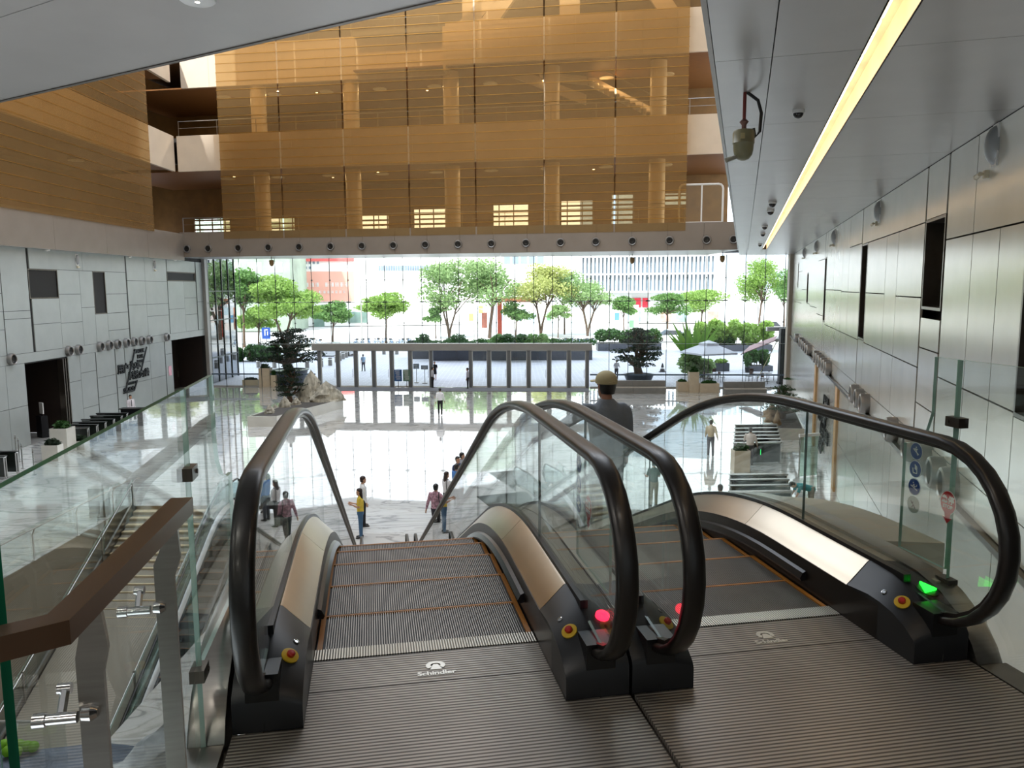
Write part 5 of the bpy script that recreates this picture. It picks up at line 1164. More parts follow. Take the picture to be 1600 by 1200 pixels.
# box planters
def box_planter(label, x0, x1, yb, h, dep, leafm, seed, hl=.28, mat=None, rz=0):
    a, c = at(x0, yb, FL), at(x1, yb, FL); w_ = np.linalg.norm(c-a); mid = (a+c)/2; t = thing('box_planter', label, 'planter', (mid[0], mid[1]+dep/2, FL), rz)
    mm_ = mat or m_beige
    for sx in (-1,1): MB().box((sx*(w_/2-.02),0,h/2),(.04,dep,h)).build('side_slab', mm_, t)
    for sy in (-1,1): MB().box((0,sy*(dep/2-.02),h/2),(w_-.084,.04,h)).build('side_slab', mm_, t)
    MB().box((0,0,h*.5),(w_-.09,dep-.09,h*.92)).build('soil', m_soil, t)
    link('foliage', leaf_mesh('foliage', [(0,0,h+hl*.3,w_*.42,dep*.42,hl)], 260, .22, leafm, seed, .6, .1), t, kind='stuff'); return t
box_planter('low long box planter by the glass left of the entrance', 379, 403, 604, .55, .5, lm_dark, 41, .12)
box_planter('tall beige box planter by the glass left of the entrance', 405, 422, 604.5, 1.55, .8, lm_hedge, 42)
box_planter('small beige box planter behind the dark pine', 423.5, 431, 605, 1.0, .6, lm_hedge, 43)
box_planter('tall beige box planter by the glass right of the entrance', 1077, 1092, 613, 1.55, .7, lm_hedge, 44)
box_planter('low beige box planter left of the tall one on the right', 1059, 1075.5, 612, .75, .7, lm_hedge, 45, .12)
box_planter('low beige box planter right of the tall one on the right', 1093.5, 1124, 613.5, .70, .7, lm_hedge, 46, .15)
box_planter('white box planter by the foot of the right wall', 1227, 1237, 614, 1.0, .6, lm_hedge, 47, .05, m_white)
box_planter('upper cream box planter beside the left turnstiles', 80, 106, 709, 1.25, .8, lm_hedge, 48, .3, m_pmarb)
box_planter('small cream box planter in front of the left turnstiles', 66, 91, 720.5, .75, .5, lm_dark, 49, .22, m_pmarb)
box_planter('long low planter in front of the left turnstiles', 109, 132, 703, .45, .5, lm_dark, 50, .22, m_pmarb)
box_planter('cream planter box before the man at the right turnstiles', 1147, 1172, 738.5, .95, .6, lm_hedge, 51, .22)
# benches
def bench(label, x0, x1, yb, n):
    a, c = at(x0, yb, FL), at(x1, yb-(x1-x0)*.0, FL); w_ = np.linalg.norm(c-a); mid = (a+c)/2; t = thing('bench', label, 'bench', tuple(mid), math.atan2(c[1]-a[1], c[0]-a[0]))
    for i in range(n):
        x0_ = -w_/2+w_*i/n; x1_ = x0_+w_/n-.02
        MB().bbox((x0_,-.1,.0),(x1_,.45,.42)).build('seat_block', m_grey, t); MB().bbox((x0_,.46,.0),(x1_,.70,.92)).build('back_block', m_grey, t); MB().bbox((x0_,-.12,.42),(x1_,.45,.47)).build('seat_slab', M('pale_seat',(196,188,176),rough=.35,var=.05), t)
    return t
bench('long grey stone bench by the glass behind the man in the cap', 938, 1041, 614.5, 2)
bench('grey stone bench by the glass right of the beige planters', 1133, 1198, 617, 2)
# sign stands at the doors, entrance mat
mt_ = thing('entrance_mat', 'dark grey entrance mat inside the glass doors', 'mat', tuple(GLp((DS0+DS1)/2, FL, -1.4)), GYAW)
MB().box((0.9,0,.012),(DS1-DS0-2.0,2.2,.022)).build('mat', M('grey_mat',(112,112,118),rough=.9,var=.1,scale=20), mt_)
def sign_stand(label, x, yb, w_, h0, h1, m_, rz=0, two=False, marks=True):
    p = at(x, yb, FL); t = thing('sign_stand', label, 'sign', tuple(p), rz)
    MB().box((0,0,.02),(w_*.7,.4,.04)).build('base', m_dsteel, t); MB().tube([(0,0,.04),(0,0,h1-.05)], .025, 6).build('pole', m_dsteel, t)
    b = MB().box((0,-.04,(h0+h1)/2),(w_,.04,h1-h0)).build('board', m_, t)
    if marks:
        k = MB()
        for j in range(5): k.box((-.08*w_+.02*j,-.065,h1-.12-(h1-h0)*.17*j),(w_*(.62-.08*(j % 3)),.006,(h1-h0)*.05))
        k.build('print_lines', m_white, b)
sign_stand('blue notice board on a stand inside the left entrance doors', 622.5, 606, .62, .55, 1.5, M('blue_board',(36,84,140),rough=.4,var=.2,scale=3))
sign_stand('green notice board on a stand beside the blue one', 636, 606, .60, .55, 1.5, M('green_board',(98,128,112),rough=.4,var=.2,scale=3))
sign_stand('small grey sign on a thin stand outside the doors, left of two', 651, 598, .5, 1.2, 1.65, M('slate_board',(120,132,146),rough=.4,var=.1))
sign_stand('small grey sign on a thin stand outside the doors, right of two', 664, 599, .6, 1.2, 1.55, M('slate_board',(120,132,146)))
sign_stand('dark notice board just left of the bench', 937, 612, .42, .5, 1.1, M('dark_board',(70,70,72),rough=.4,var=.1))
gt_ = thing('swing_barrier', 'tall glass swing panel standing by the right wall', 'barrier', tuple(at(1262,745,FL)), .3)
MB().box((0,0,.9),(.9,.03,1.7)).build('glass_panel', m_tglass, gt_); MB().box((0,0,1.8),(1.0,.10,.12)).build('top_cap', m_white, gt_); MB().tube([(-.45,0,0),(-.45,0,1.75)],.03,6).build('post', m_chrome, gt_)

# ------------------------------------------------------------------ rock garden in front of the stair well
m_slate = M('blue_grey_slate', (92,100,112), rough=.75, var=.35, scale=2.5, bump=1.0, bscale=9, stretch=(1,1,6))
rb = thing('rock_bed', 'bed of layered blue grey slate at the near end of the stair well', 'rock bed', (-8.8,10.2,FL), 0)
for j in range(9):
    y0 = 1.45-j*.36; g = random.Random(60+j); pts = []
    k = MB(); n = 22; V = []
    for i in range(n+1):
        x = -3.6+7.2*i/n; V.append((x, y0+.05*g.uniform(-1,1), .74-.025*j+.05*math.sin(i*.8+j)+.02*g.uniform(-1,1)))
    vv = V+[(v[0], v[1]-.40, v[2]-.06+.03*g.uniform(-1,1)) for v in V]+[(v[0], v[1], 0) for v in V]
    fs = [(i, i+1, n+1+i+1, n+1+i) for i in range(n)]+[(2*(n+1)+i, 2*(n+1)+i+1, i+1, i) for i in range(n)]
    k.add(vv, [f[::-1] for f in fs]); k.build('slate_slab', m_slate, rb)
mw = M('white_veined_marble', (196,198,198), rough=.5, var=.35, scale=2.2, bump=.5, bscale=6, stretch=(1,1,4))
p = at(262,1200,FL+.7); rock('white veined boulder at the right end of the slate bed', (p[0]+.1,p[1]-.1,FL+.55), (1.9,1.4,.95), .3, 71, mw)
for i, (x, y) in enumerate(((6,1158),(18,1160),(30,1158),(42,1160),(52,1161),(12,1168),(26,1169))):
    p = at(x, y+6, FL+.78); t = MB(); t.lathe([(.001,-.06),(.06,-.04),(.088,.02),(.078,.065),(.042,.098),(.001,.108)], n=14); o = t.build('moss_ball', leaf_mat('lime_moss',(120,170,40),.3), None, smooth=True, loc=(p[0],p[1],FL+.76)); o['label'] = 'round lime green moss cushion on the slate bed'; o['category'] = 'moss'; o['group'] = 'moss cushions on the slate bed'

# ------------------------------------------------------------------ ceiling and wall fittings
pz_ = at(1162,240,0); 
def ceil_at(x, y): return at(x, y, CEIL)
# olive housing hung on a red rod: its foot of rod and body by distance
Yh = 10.35
pt, pb = aty(1163,180,Yh), aty(1160,250,Yh)
hd_ = thing('hanging_camera', 'olive bullet shaped camera housing hung on a red rod from the soffit', 'camera', (pt[0],pt[1],CEIL), 0)
zt = aty(1161,203,Yh)[2]-CEIL; zb = aty(1160,251,Yh)[2]-CEIL; hh = zt-zb; rr_ = (aty(1177,225,Yh)[0]-aty(1144,225,Yh)[0])/2
MB().tube([(0,0,0),(0,0,zt+.12)], .022, 10).build('rod', M('red_rod',(120,48,44),rough=.5,var=.1), hd_, smooth=True)
MB().lathe([(.03,zt+.13),(.06,zt+.10),(.03,zt+.06),(.03,zt)], n=14).build('rod_collar', M('rod_collar',(130,96,90),metal=.6,rough=.4), hd_, smooth=True)
MB().lathe([(.05,zt+.01),(rr_*.9,zt-.005),(rr_,zt-.04),(rr_,zt-hh*.42),(rr_*1.03,zt-hh*.43),(rr_*.95,zt-hh*.48),(rr_*.92,zt-hh*.66),(rr_*.82,zt-hh*.82),(rr_*.55,zt-hh*.95),(rr_*.2,zt-hh),(.001,zt-hh)], n=24).build('housing', M('olive_housing',(122,120,92),rough=.35,var=.06), hd_, smooth=True, sharp=50)
MB().box((-rr_*.35,-rr_*.93,zt-hh*.25),(.05,.02,.07)).build('label_plate', M('plate_tan',(170,160,120),rough=.5,var=0), hd_)
k = MB(); k.tube([(.03,0,0),(rr_*1.25,0,-.10),(rr_*1.6,0,zt*.55),(rr_*1.5,0,zt-.02),(rr_*1.1,0,zt-.09),(rr_*.9,0,zt+.02)], .022, 8); k.build('cable', m_black, hd_, smooth=True)
k = MB(); k.tube([(-rr_*.6,0,zt-hh*.86),(-rr_*1.7,-.05,zt-hh*1.02)], .028, 8); k.tube([(-rr_*1.2,-.02,zt-hh*.90),(-rr_*1.8,-.05,zt-hh*.98)], .016, 6); k.build('side_arm', M('arm_grey',(150,150,140),rough=.4,var=0), hd_)
def dome(label, x, y, r, grp=None):
    p = ceil_at(x, y); t = thing('dome_camera', label, 'camera', tuple(p), 0, grp)
    MB().lathe([(r*1.0,0),(r*1.02,-r*.35),(r*.92,-r*.55)], n=20).build('housing', m_white, t, smooth=True); MB().lathe([(r*.86,-r*.5),(r*.80,-r*.85),(r*.55,-r*1.2),(r*.2,-r*1.36),(.001,-r*1.38)], n=20).build('dome', M('black_dome',(12,12,14),rough=.08,var=0), t, smooth=True)
dome('white dome camera with a black dome on the right soffit', 1247.5, 172, .085)
for i, (x, y) in enumerate(((1207,315),(1204,328),(1195,352.5),(1192,364),(1187.5,381))): dome('%s small dome camera from the front along the far soffit' % ORD[i], x, y, .12, 'far dome cameras')
rd = thing('ceiling_light', 'round white ceiling light at the top edge of the picture', 'light', tuple(ceil_at(308,-3)), 0); MB().lathe([(.15,0),(.15,-.02),(.13,-.035)], n=24).build('rim', m_white, rd, smooth=True); MB().lathe([(.12,-.03),(.001,-.036)], n=24, cap=False).build('diffuser', M('white_lamp',(255,245,225)), rd)
# uplight sconces and small beam detectors near the top of both walls
m_sc = M('grey_sconce', (160,164,166), metal=.4, rough=.35, var=.04); m_cream = M('cream_detector', (214,204,178), rough=.4, var=.04)
def sconce(label, pos, yaw, grp):
    t = thing('wall_sconce', label, 'sconce', pos, yaw, grp)     # local -y points off the wall
    n = 10; k = MB(); k.loft([[(.15*math.sin(math.pi*(i+.02)/(n+.04))*math.cos(math.pi*j/12), -.17*math.sin(math.pi*(i+.02)/(n+.04))*math.sin(math.pi*j/12), -.30*math.cos(math.pi*(i+.02)/(n+.04))) for j in range(13)] for i in range(n+1)]); k.build('shade', m_sc, t, smooth=True, sharp=60); MB().box((0,-.012,0),(.28,.024,.64)).build('back_plate', m_white, t)
def detector(label, pos, yaw, grp):
    t = thing('beam_detector', label, 'detector', pos, yaw, grp); MB().box((0,-.03,0),(.12,.06,.12)).build('mount', m_cream, t)
    k = MB(); k.tube([(0,-.05,0),(0,-.12,0)], .02, 8); k.tube([(.05,-.12,0),(-.16,-.12,-.02)], .035, 10); k.tube([(-.16,-.12,-.02),(-.19,-.12,-.022)], .042, 10); k.build('barrel', m_cream, t, smooth=True)
for i, (s_, z1, z2) in enumerate(((1.16,3.76,3.37),(11.84,3.73,3.41),(23.2,3.69,3.36),(31.5,3.7,3.36),(40,3.72,3.4))):
    sconce('%s half round grey wall light from the near end high on the right wall' % ORD[i], RWp(s_,z1,0), RYAW+math.pi, 'right wall lights'); detector('%s cream beam detector from the near end below a right wall light' % ORD[i], RWp(s_+.35,z2,0), RYAW+math.pi, 'right wall detectors')
for i, (y_, z1) in enumerate(((45.65,3.4),(55.5,3.42))):
    sconce('%s half round grey wall light on the left wall, from the near end' % ORD[i], (LX,y_,z1), D90, 'left wall lights'); detector('%s cream beam detector on the left wall, from the near end' % ORD[i], (LX,y_,z1-.42), D90, 'left wall detectors')
for i, (x, y) in enumerate(((74,391),(203,401),(273,406))):
    p = onplane(x, y, np.array([-25.12,0,0.]), np.array([-25.12,1,0.])); t = thing('soffit_light', '%s small white light under the left fascia from the near end' % ORD[i], 'light', (-25.12,p[1],3.84), 0, 'lights under the left fascia'); MB().lathe([(.12,0),(.13,-.05),(.09,-.08)], n=14).build('shade', m_white, t); MB().lathe([(.08,-.075),(.001,-.082)], n=14, cap=False).build('lamp', M('white_lamp',(255,245,225)), t)
for i, (x, y) in enumerate(((424,405),(988,401),(1129,398))):
    p = at(x, y-4, CEIL); Yh = p[1]; t = thing('hanging_camera', ['small hanging camera under the far soffit at the left','small brown hanging camera under the far soffit above the slatted building','small hanging camera under the far soffit at the right'][i], 'camera', tuple(p), 0); MB().tube([(0,0,0),(0,0,-.3)], .03, 6).build('rod', m_dsteel, t); MB().lathe([(.14,-.25),(.18,-.30),(.18,-.55),(.10,-.70),(.001,-.74)], n=14).build('housing', M('tan_housing',(150,118,72),rough=.4,var=.05), t, smooth=True)
# ------------------------------------------------------------------ outside: plaza, street, buildings
def paving():
    mt = M('plaza_paving', (176,178,186), rough=.6, var=.06, scale=.5); n = mt.node_tree; b = n.nodes['Principled BSDF']; L = n.links.new
    g = n.nodes.new('ShaderNodeNewGeometry'); br = n.nodes.new('ShaderNodeTexBrick'); br.inputs['Scale'].default_value = .6; br.inputs['Mortar Size'].default_value = .02
    br.inputs['Color1'].default_value = (*lin((184,186,195)),1); br.inputs['Color2'].default_value = (*lin((170,172,181)),1); br.inputs['Mortar'].default_value = (*lin((206,208,214)),1)
    L(g.outputs['Position'], br.inputs['Vector']); L(br.outputs[0], b.inputs['Base Color']); return mt
pv = struct('ground')
MB().prism([(-120,60.0),(120,60.0),(120,101),(-120,101)], FL-.6, FL-.012).build('plaza', paving(), pv)
MB().prism([(-26,59.5),(24,59.5),(24,60),(-26,60)], FL-.6, FL-.03).build('threshold', m_grey, pv)
MB().prism([(-300,101),(300,101),(300,108),(-300,108)], FL-.6, FL-.0).build('pavement', M('pale_pavement',(206,204,198),rough=.8,var=.05,scale=.4), pv)
MB().prism([(-300,108),(300,108),(300,400),(-300,400)], FL-.6, FL-.15).build('road', M('pale_road',(196,196,194),rough=.85,var=.06,scale=.2), pv)
# dark glass wings of our own building either side of the glass wall
for nm, (xa, ya), (xb, yb), lb in (('window_30',(-25.75,64.6),(-25.75,72.5),None),('window_31',(22.35,61.4),(24.4,68.6),None)):
    wg = struct(nm); A_, B_ = Vector((xa,ya,0)), Vector((xb,yb,0)); d = (B_-A_); L_ = d.length; d.normalize(); yw = math.atan2(d.y, d.x); n = 5 if nm == 'window_30' else 4
    for i in range(n):
        for z0, z1 in ((FL,FL+2.2),(FL+2.2,-1.0),(-1.0,1.5),(1.5,4.6)):
            m0 = A_+d*(L_*(i+.5)/n); MB().box((m0.x,m0.y,(z0+z1)/2),(L_/n-.06,.03,z1-z0-.06),yw).build('pane', m_wing, wg)
    for i in range(n+1): q = A_+d*(L_*i/n); MB().box((q.x,q.y,(FL+4.6)/2),(.09,.16,4.6-FL),yw).build('mullion', m_rod, wg)
    for z in (FL+2.2,-1.0,1.5): q = A_+d*(L_/2); MB().box((q.x,q.y,z),(L_,.12,.10),yw).build('transom', m_rod, wg)
    q = A_+d*(L_/2); nn2 = Vector((-d.y,d.x,0))*(.9 if nm == 'window_30' else -.9); MB().box((q.x+nn2.x,q.y+nn2.y,-1),(L_,.1,10.8),yw).build('inner_wall', M('blue_grey_inner',(74,88,104),rough=.5,var=.3,scale=.8), wg)

# white building with upright fins, right
def building(name, label, loc, rz): return thing(name, label, 'building', loc, rz)
Yb = 175.0
a, c = aty(905,430,Yb), aty(1120,430,Yb-6); W_ = float(np.linalg.norm((c-a)[:2])); byaw = math.atan2(c[1]-a[1], c[0]-a[0])
zb0, zb1 = aty(1010,457,Yb)[2], 24.0
bf = building('building', 'white building of tall upright fins across the street on the right', (a[0],a[1],FL), byaw); bz = zb0-FL
m_fin = M('white_fin', (246,246,246), rough=.6, var=.02); m_bgl = M('blue_grey_glass', (138,154,168), rough=.2, var=.2, scale=.3)
MB().bbox((0,.9,bz),(W_-.5,14,zb1-FL)).build('glass_wall', m_bgl, bf)
MB().bbox((-.5,2.5,0),(W_-1.5,14,bz)).build('ground_floor', M('pale_shopfront',(222,222,218),rough=.6,var=.12,scale=.4), bf)
fin = MB().box((0,0,0),(.42,.9,3.55)).mesh('fin', m_fin); n = 34
lv = [bz+.35, bz+4.25, bz+8.15, bz+12.05]
for z in lv: MB().bbox((-.3,.0,z-.35),(W_+.2,1.0,z)).build('floor_band', m_fin, bf)
for z in lv[:-1]:
    for i in range(n): link('fin', fin, bf, loc=(W_*(i+.5)/n,.45,z+1.77))
MB().bbox((W_-.3,-.1,bz),(W_+1.0,1.2,zb1-FL)).build('corner_pier', m_fin, bf)
k = MB()
for i in range(12): pass
sw = MB().plate([(0,bz-.0),(26,bz-.0),(26,bz+14),(0,bz+14)], lambda p, q2, q: (W_+1.0+p*.72+q*.3, 1.2+p*.7, q2), 0, .3).build('side_wall', M('pale_blue_side',(196,208,220),rough=.5,var=.05), bf)
for i in range(14): MB().box((W_+1.0+(1.0+i*1.8)*.72, 1.0+(1.0+i*1.8)*.7, bz+7),(.25,.35,14),.77).build('side_fin', m_fin, bf)
for x0, x1, c_, lb in ((11.6,13.6,(206,40,60),'red_panel'),(14.0,15.2,(206,40,60),'red_panel')):
    MB().bbox((x0,2.2,bz-3.3),(x1,2.5,bz-1.2)).build(lb, M('red_shop_panel',c_,rough=.5,var=.05), bf)
for i in range(9): MB().bbox((1+i*3.4,2.3,.4),(3.4+i*3.4,2.5,2.6)).build('shop_window', M('shop_glass_%d'%(i%3),[(150,170,176),(190,196,190),(206,160,150)][i%3],rough=.2,var=.3,scale=.6), bf)
# white commercial building with the red banner, left
Yl = 168.0
a, c = aty(428,440,Yl), aty(690,440,Yl+4); W2 = float(np.linalg.norm((c-a)[:2]))
bl_ = building('building', 'white commercial building with a faded red banner across the street', (a[0],a[1],FL), math.atan2(c[1]-a[1],c[0]-a[0]))
m_wb = M('white_facade', (250,248,246), rough=.7, var=.03, scale=.2)
MB().bbox((0,0,0),(W2,14,22)).build('wall', m_wb, bl_)
def zl(y): return aty(520,y,Yl)[2]-FL
def xl(x): return float((aty(x,440,Yl)-a)[0])
ba = MB().bbox((xl(446),-.35,zl(471)),(xl(551),-.02,zl(424))).build('banner', M('faded_red_banner',(240,176,158),rough=.7,var=.04,scale=.2), bl_)
k = MB(); g = random.Random(5)
def glyph(x, z, s_):
    for q in range(3): k.bbox((x,-.42,z+s_*(.12+.33*q)),(x+s_*.8,-.36,z+s_*(.22+.33*q)))
    for q in range(2): xx = x+s_*g.uniform(.08,.66); k.bbox((xx,-.43,z),(xx+s_*.12,-.36,z+s_*.95))
for i in range(9):
    if i != 3: glyph(xl(476)+i*1.05, zl(448), .95)
for i in range(7): glyph(xl(497)+i*.85, zl(458.5), .62)
k.build('banner_lettering', m_white, ba, kind='stuff')
MB().bbox((xl(448),-.5,zl(408)),(xl(552),0,zl(399))).build('red_parapet', M('red_parapet',(236,112,108),rough=.6,var=.05), bl_)
for i in range(11): MB().bbox((xl(433)+i*.85,-.12,zl(412)),(xl(433)+.42+i*.85,0,zl(407.5)) if i < 11 else None).build('window', m_bgl, bl_)
for i in range(9): MB().bbox((xl(433)+i*.85,-.12,zl(420)),(xl(433)+.42+i*.85,0,zl(416))).build('window', m_bgl, bl_)
for i in range(24): MB().bbox((xl(590)+i*.52,-.12,zl(423)),(xl(590)+.40+i*.52,0,zl(415))).build('window', m_bgl, bl_)
MB().bbox((xl(540),-.3,zl(505)),(xl(570),0,zl(488))).build('shop_opening', M('grey_green_opening',(120,146,138),rough=.4,var=.3,scale=.4), bl_); MB().bbox((xl(487),-.3,zl(513)),(xl(503),0,zl(492))).build('shop_opening', M('grey_green_opening',(120,146,138)), bl_)
MB().bbox((W2,2,0),(W2+24,14,26)).build('wall', m_wb, bl_)
for i in range(5): MB().bbox((W2+14+i*1.9,1.8,zl(412)),(W2+15.4+i*1.9,2,zl(400))).build('window', m_bgl, bl_)
# far left green glazed building
a = aty(404,420,150.0); bg_ = building('building', 'grey green tower block behind the trees at far left', (a[0]-12,a[1],FL), 0)
MB().bbox((-20,0,0),(18,12,30)).build('wall', M('grey_green_wall',(150,166,148),rough=.5,var=.2,scale=.3), bg_)
for j in range(5):
    for i in range(9): MB().bbox((-18+i*4,-.1,8+j*3.2),(-15.4+i*4,0,10+j*3.2)).build('window', M('white_block_window',(214,222,216),rough=.3,var=.1), bg_)
# street hoarding of mixed panels
ho = thing('hoarding', 'pale street hoarding of mixed coloured panels behind the trees', 'hoarding', tuple(at(725,517,FL)), 0)
W3 = float(at(1000,516,FL)[0]-at(725,517,FL)[0]); cols = [(238,238,238),(228,232,236),(240,236,226),(214,226,236),(236,220,214),(222,232,214),(196,214,222)]; g = random.Random(3)
n = 36
for i in range(n):
    for j in range(3):
        c_ = cols[g.randrange(7)] if g.random() < .82 else [(96,150,190),(236,150,110),(120,170,130),(226,210,110)][g.randrange(4)]
        MB().bbox((W3*i/n+.04,-.05,.4+1.45*j),(W3*(i+1)/n-.04,.05,1.8+1.45*j)).build('panel', M('hoard_%d_%d'%(c_[0],c_[1]),c_,rough=.6,var=.08,scale=1), ho)
# red gate post with beam
rg = thing('gate_post', 'tall orange red street gate post behind the trees', 'post', tuple(at(781,524,FL)), 0); m_or = M('orange_red', (206,84,60), rough=.5, var=.08)
MB().box((0,0,3.1),(.75,.6,6.2)).build('post', m_or, rg); MB().bbox((-1.2,-.3,5.6),(6.5,.3,6.5)).build('beam', M('pale_orange',(236,160,128),rough=.6,var=.1), rg); MB().box((-2.6,0,2.6),(.9,.3,2.6)).build('sign_board', M('pale_red',(226,140,124),rough=.5,var=.1), rg)

# ------------------------------------------------------------------ trees
def tree(label, x, yb, ytop, wpx, leaf, seed, trunk=.18, crown=.62, n=2600, multi=1, size=.42, group='street trees beyond the plaza', dens=1.0, lean=0.0):
    p = at(x, yb, FL); d = p[1]; H = float(aty(x, ytop, d)[2]-FL); W = 1.14*wpx/F_PX*d; g = random.Random(seed)
    t = thing('street_tree', label, 'tree', (p[0],p[1],FL-.1), g.uniform(0,6), group); k = MB(); bl = []
    hb = H*(1-crown)
    for m_ in range(max(1, multi)):
        a = 2*math.pi*m_/max(1,multi)+g.random(); sp = .10*H if multi > 1 else .02*H
        top = (sp*2.2*math.cos(a), sp*2.2*math.sin(a), H*.72); mid = (sp*math.cos(a), sp*math.sin(a), hb)
        k.tube([(0,0,0),(mid[0]*.3,mid[1]*.3,hb*.45),mid,((mid[0]+top[0])/2,(mid[1]+top[1])/2,(hb+H*.72)/2),top], [trunk, trunk*.85, trunk*.68, trunk*.45, trunk*.2], 7)
        for j in range(5):
            b_ = a+j*1.3+g.uniform(-.4,.4); r = W*.38*g.uniform(.6,1); z = hb+(H-hb)*g.uniform(.25,.75); st_ = (mid[0],mid[1],hb+(H-hb)*.05*j)
            k.tube([st_, (st_[0]+.4*r*math.cos(b_), st_[1]+.4*r*math.sin(b_), (st_[2]+z)/2+.2), (r*math.cos(b_), r*math.sin(b_), z)], [trunk*.5, trunk*.34, trunk*.1], 6)
    for i in range(13):
        f = g.random(); b_ = g.uniform(0,6.28); rad = W*.36*math.sqrt(g.random())*(1-.35*f); bl.append((rad*math.cos(b_), rad*math.sin(b_), hb+(H-hb)*(.22+.66*f), W*.22*g.uniform(.7,1.3), W*.22*g.uniform(.7,1.3), (H-hb)*.17*g.uniform(.7,1.3)))
    k.build('trunk', m_bark, t, smooth=True)
    link('foliage', leaf_mesh('foliage', bl, int(n*1.7*dens), size*1.05, leaf, seed, .7, .2), t, kind='stuff'); return t
tree('broad dense street tree left of the banner, tallest on the left', 445, 543, 432, 112, lm_br, 101, .22, .62, 5200, 2)
tree('street tree at the left edge of the glass wall', 382, 543, 408, 80, lm_mid, 102, .2, .6, 3800, 1)
tree('low bright green street tree in front at far left', 404, 540, 478, 74, lm_br, 113, .14, .6, 2400, 1)
tree('small round street tree below the red banner', 520, 536, 468, 58, lm_mid, 103, .16, .6, 2200, 1)
tree('neat street tree with a bare trunk by the white building', 603, 535, 454, 78, lm_br, 104, .17, .55, 3000, 1)
tree('many stemmed tall tree behind the left doors', 702, 527, 405, 104, lm_gry, 105, .2, .70, 3600, 3)
tree('tall forked tree behind the middle doors', 765, 527, 398, 100, lm_gry, 106, .3, .66, 3400, 2)
tree('yellow leaved street tree behind the middle doors', 845, 525, 412, 100, lm_yel, 107, .22, .62, 3400, 2)
tree('green street tree between the yellow tree and the fins', 882, 522, 418, 84, lm_gry, 108, .16, .62, 2800, 1)
tree('thin open crowned tree in front of the fins', 918, 524, 432, 88, lm_gry, 109, .2, .6, 1700, 3)
tree('small bushy tree right of the entrance canopy', 806, 526, 470, 52, lm_mid, 110, .13, .6, 1400, 1)
tree('slim sapling with a sparse crown', 872, 527, 475, 38, lm_gry, 111, .1, .5, 800, 1)
tree('small street tree before the red shop panels', 975, 524, 462, 46, lm_mid, 112, .12, .55, 1300, 1)
tree('round street tree right of the red shop panels', 1043, 520, 457, 62, lm_mid, 114, .18, .6, 2400, 1)
tree('wide street tree under the fins at the right', 1095, 515, 450, 84, lm_br, 115, .18, .62, 2800, 1)
tree('tall bright tree by the corner of the right facade', 1186, 508, 398, 78, lm_br, 116, .25, .72, 4200, 1)
tree('street tree half hidden at the right glass edge', 1225, 510, 420, 50, lm_mid, 117, .2, .7, 2000, 1)
tree('small thin tree behind the left doors', 681, 528, 478, 36, lm_mid, 118, .1, .55, 800, 1)

# hedges, planted troughs
def hedge(label, x0, x1, yb, ytop, leaf, n, dep=2.0, size=.34, seed=1, box=0.0, boxm=None, lumps=5, low=.2):
    a, c = at(x0, yb, FL), at(x1, yb, FL); w_ = float(np.linalg.norm(c-a)); mid = (a+c)/2; H = float(aty((x0+x1)/2, ytop, mid[1])[2]-FL)
    t = thing('hedge' if not box else 'planted_trough', label, 'hedge' if not box else 'planter', (mid[0],mid[1]+dep/2,FL), 0); g = random.Random(seed)
    if box:
        for sx in (-1,1): MB().box((sx*(w_/2-.05),0,box/2),(.1,dep,box)).build('side_slab', boxm, t)
        nb = max(1, int(w_/3))
        for i in range(nb):
            for sy in (-1,1): MB().box((-w_/2+.1+(w_-.2)*(i+.5)/nb,sy*(dep/2-.05),box/2),((w_-.2)/nb-.03,.1,box)).build('side_slab', boxm, t)
        MB().box((0,0,box*.5),(w_-.22,dep-.22,box*.9)).build('soil', m_soil, t)
    bl = [(w_*(-.5+(i+.5)/lumps)+g.uniform(-.3,.3), g.uniform(-.2,.2)*dep, box+(H-box)*g.uniform(.35,.6), w_/lumps*.75, dep*.45, (H-box)*g.uniform(.38,.52)) for i in range(lumps)]
    link('foliage', leaf_mesh('foliage', bl, n, size, leaf, seed, .8, .35), t, kind='stuff')
    k = MB()
    for b_ in bl:
        for j in range(3): k.tube([(b_[0]+.2*(j-1),b_[1],box*.9),(b_[0]+.5*(j-1),b_[1],b_[2]+b_[5]*.4)], [.04,.015], 5)
    k.build('stems', m_bark, t); return t
m_trough = M('dark_slate_trough', (72,76,86), rough=.5, var=.1)
hedge('dark green hedge bank on the plaza at far left', 366, 432, 566, 538, lm_hedge, 3200, 3.0, .4, 201, lumps=6)
ta = hedge('long dark trough of clipped shrubs behind the middle doors', 672, 926, 563, 530, lm_hedge, 2600, 3.0, .36, 202, 1.35, m_trough, 11)
hedge('short dark trough of shrubs left of the long one', 640, 670, 561, 532, lm_dark, 600, 2.4, .36, 203, 1.2, m_trough, 3)
hedge('dark trough of glossy shrubs right of the entrance', 934, 1034, 548, 512, lm_hedge, 2600, 2.4, .42, 204, .95, m_trough, 6)
hedge('tall bright hedge with yellow tips at the right of the plaza', 1092, 1208, 549, 500, lm_br, 5200, 3.0, .48, 205, .8, m_trough, 7)
hedge('lower dark hedge in front of the bright one', 1070, 1150, 549, 520, lm_hedge, 2600, 2.0, .45, 206, lumps=5)
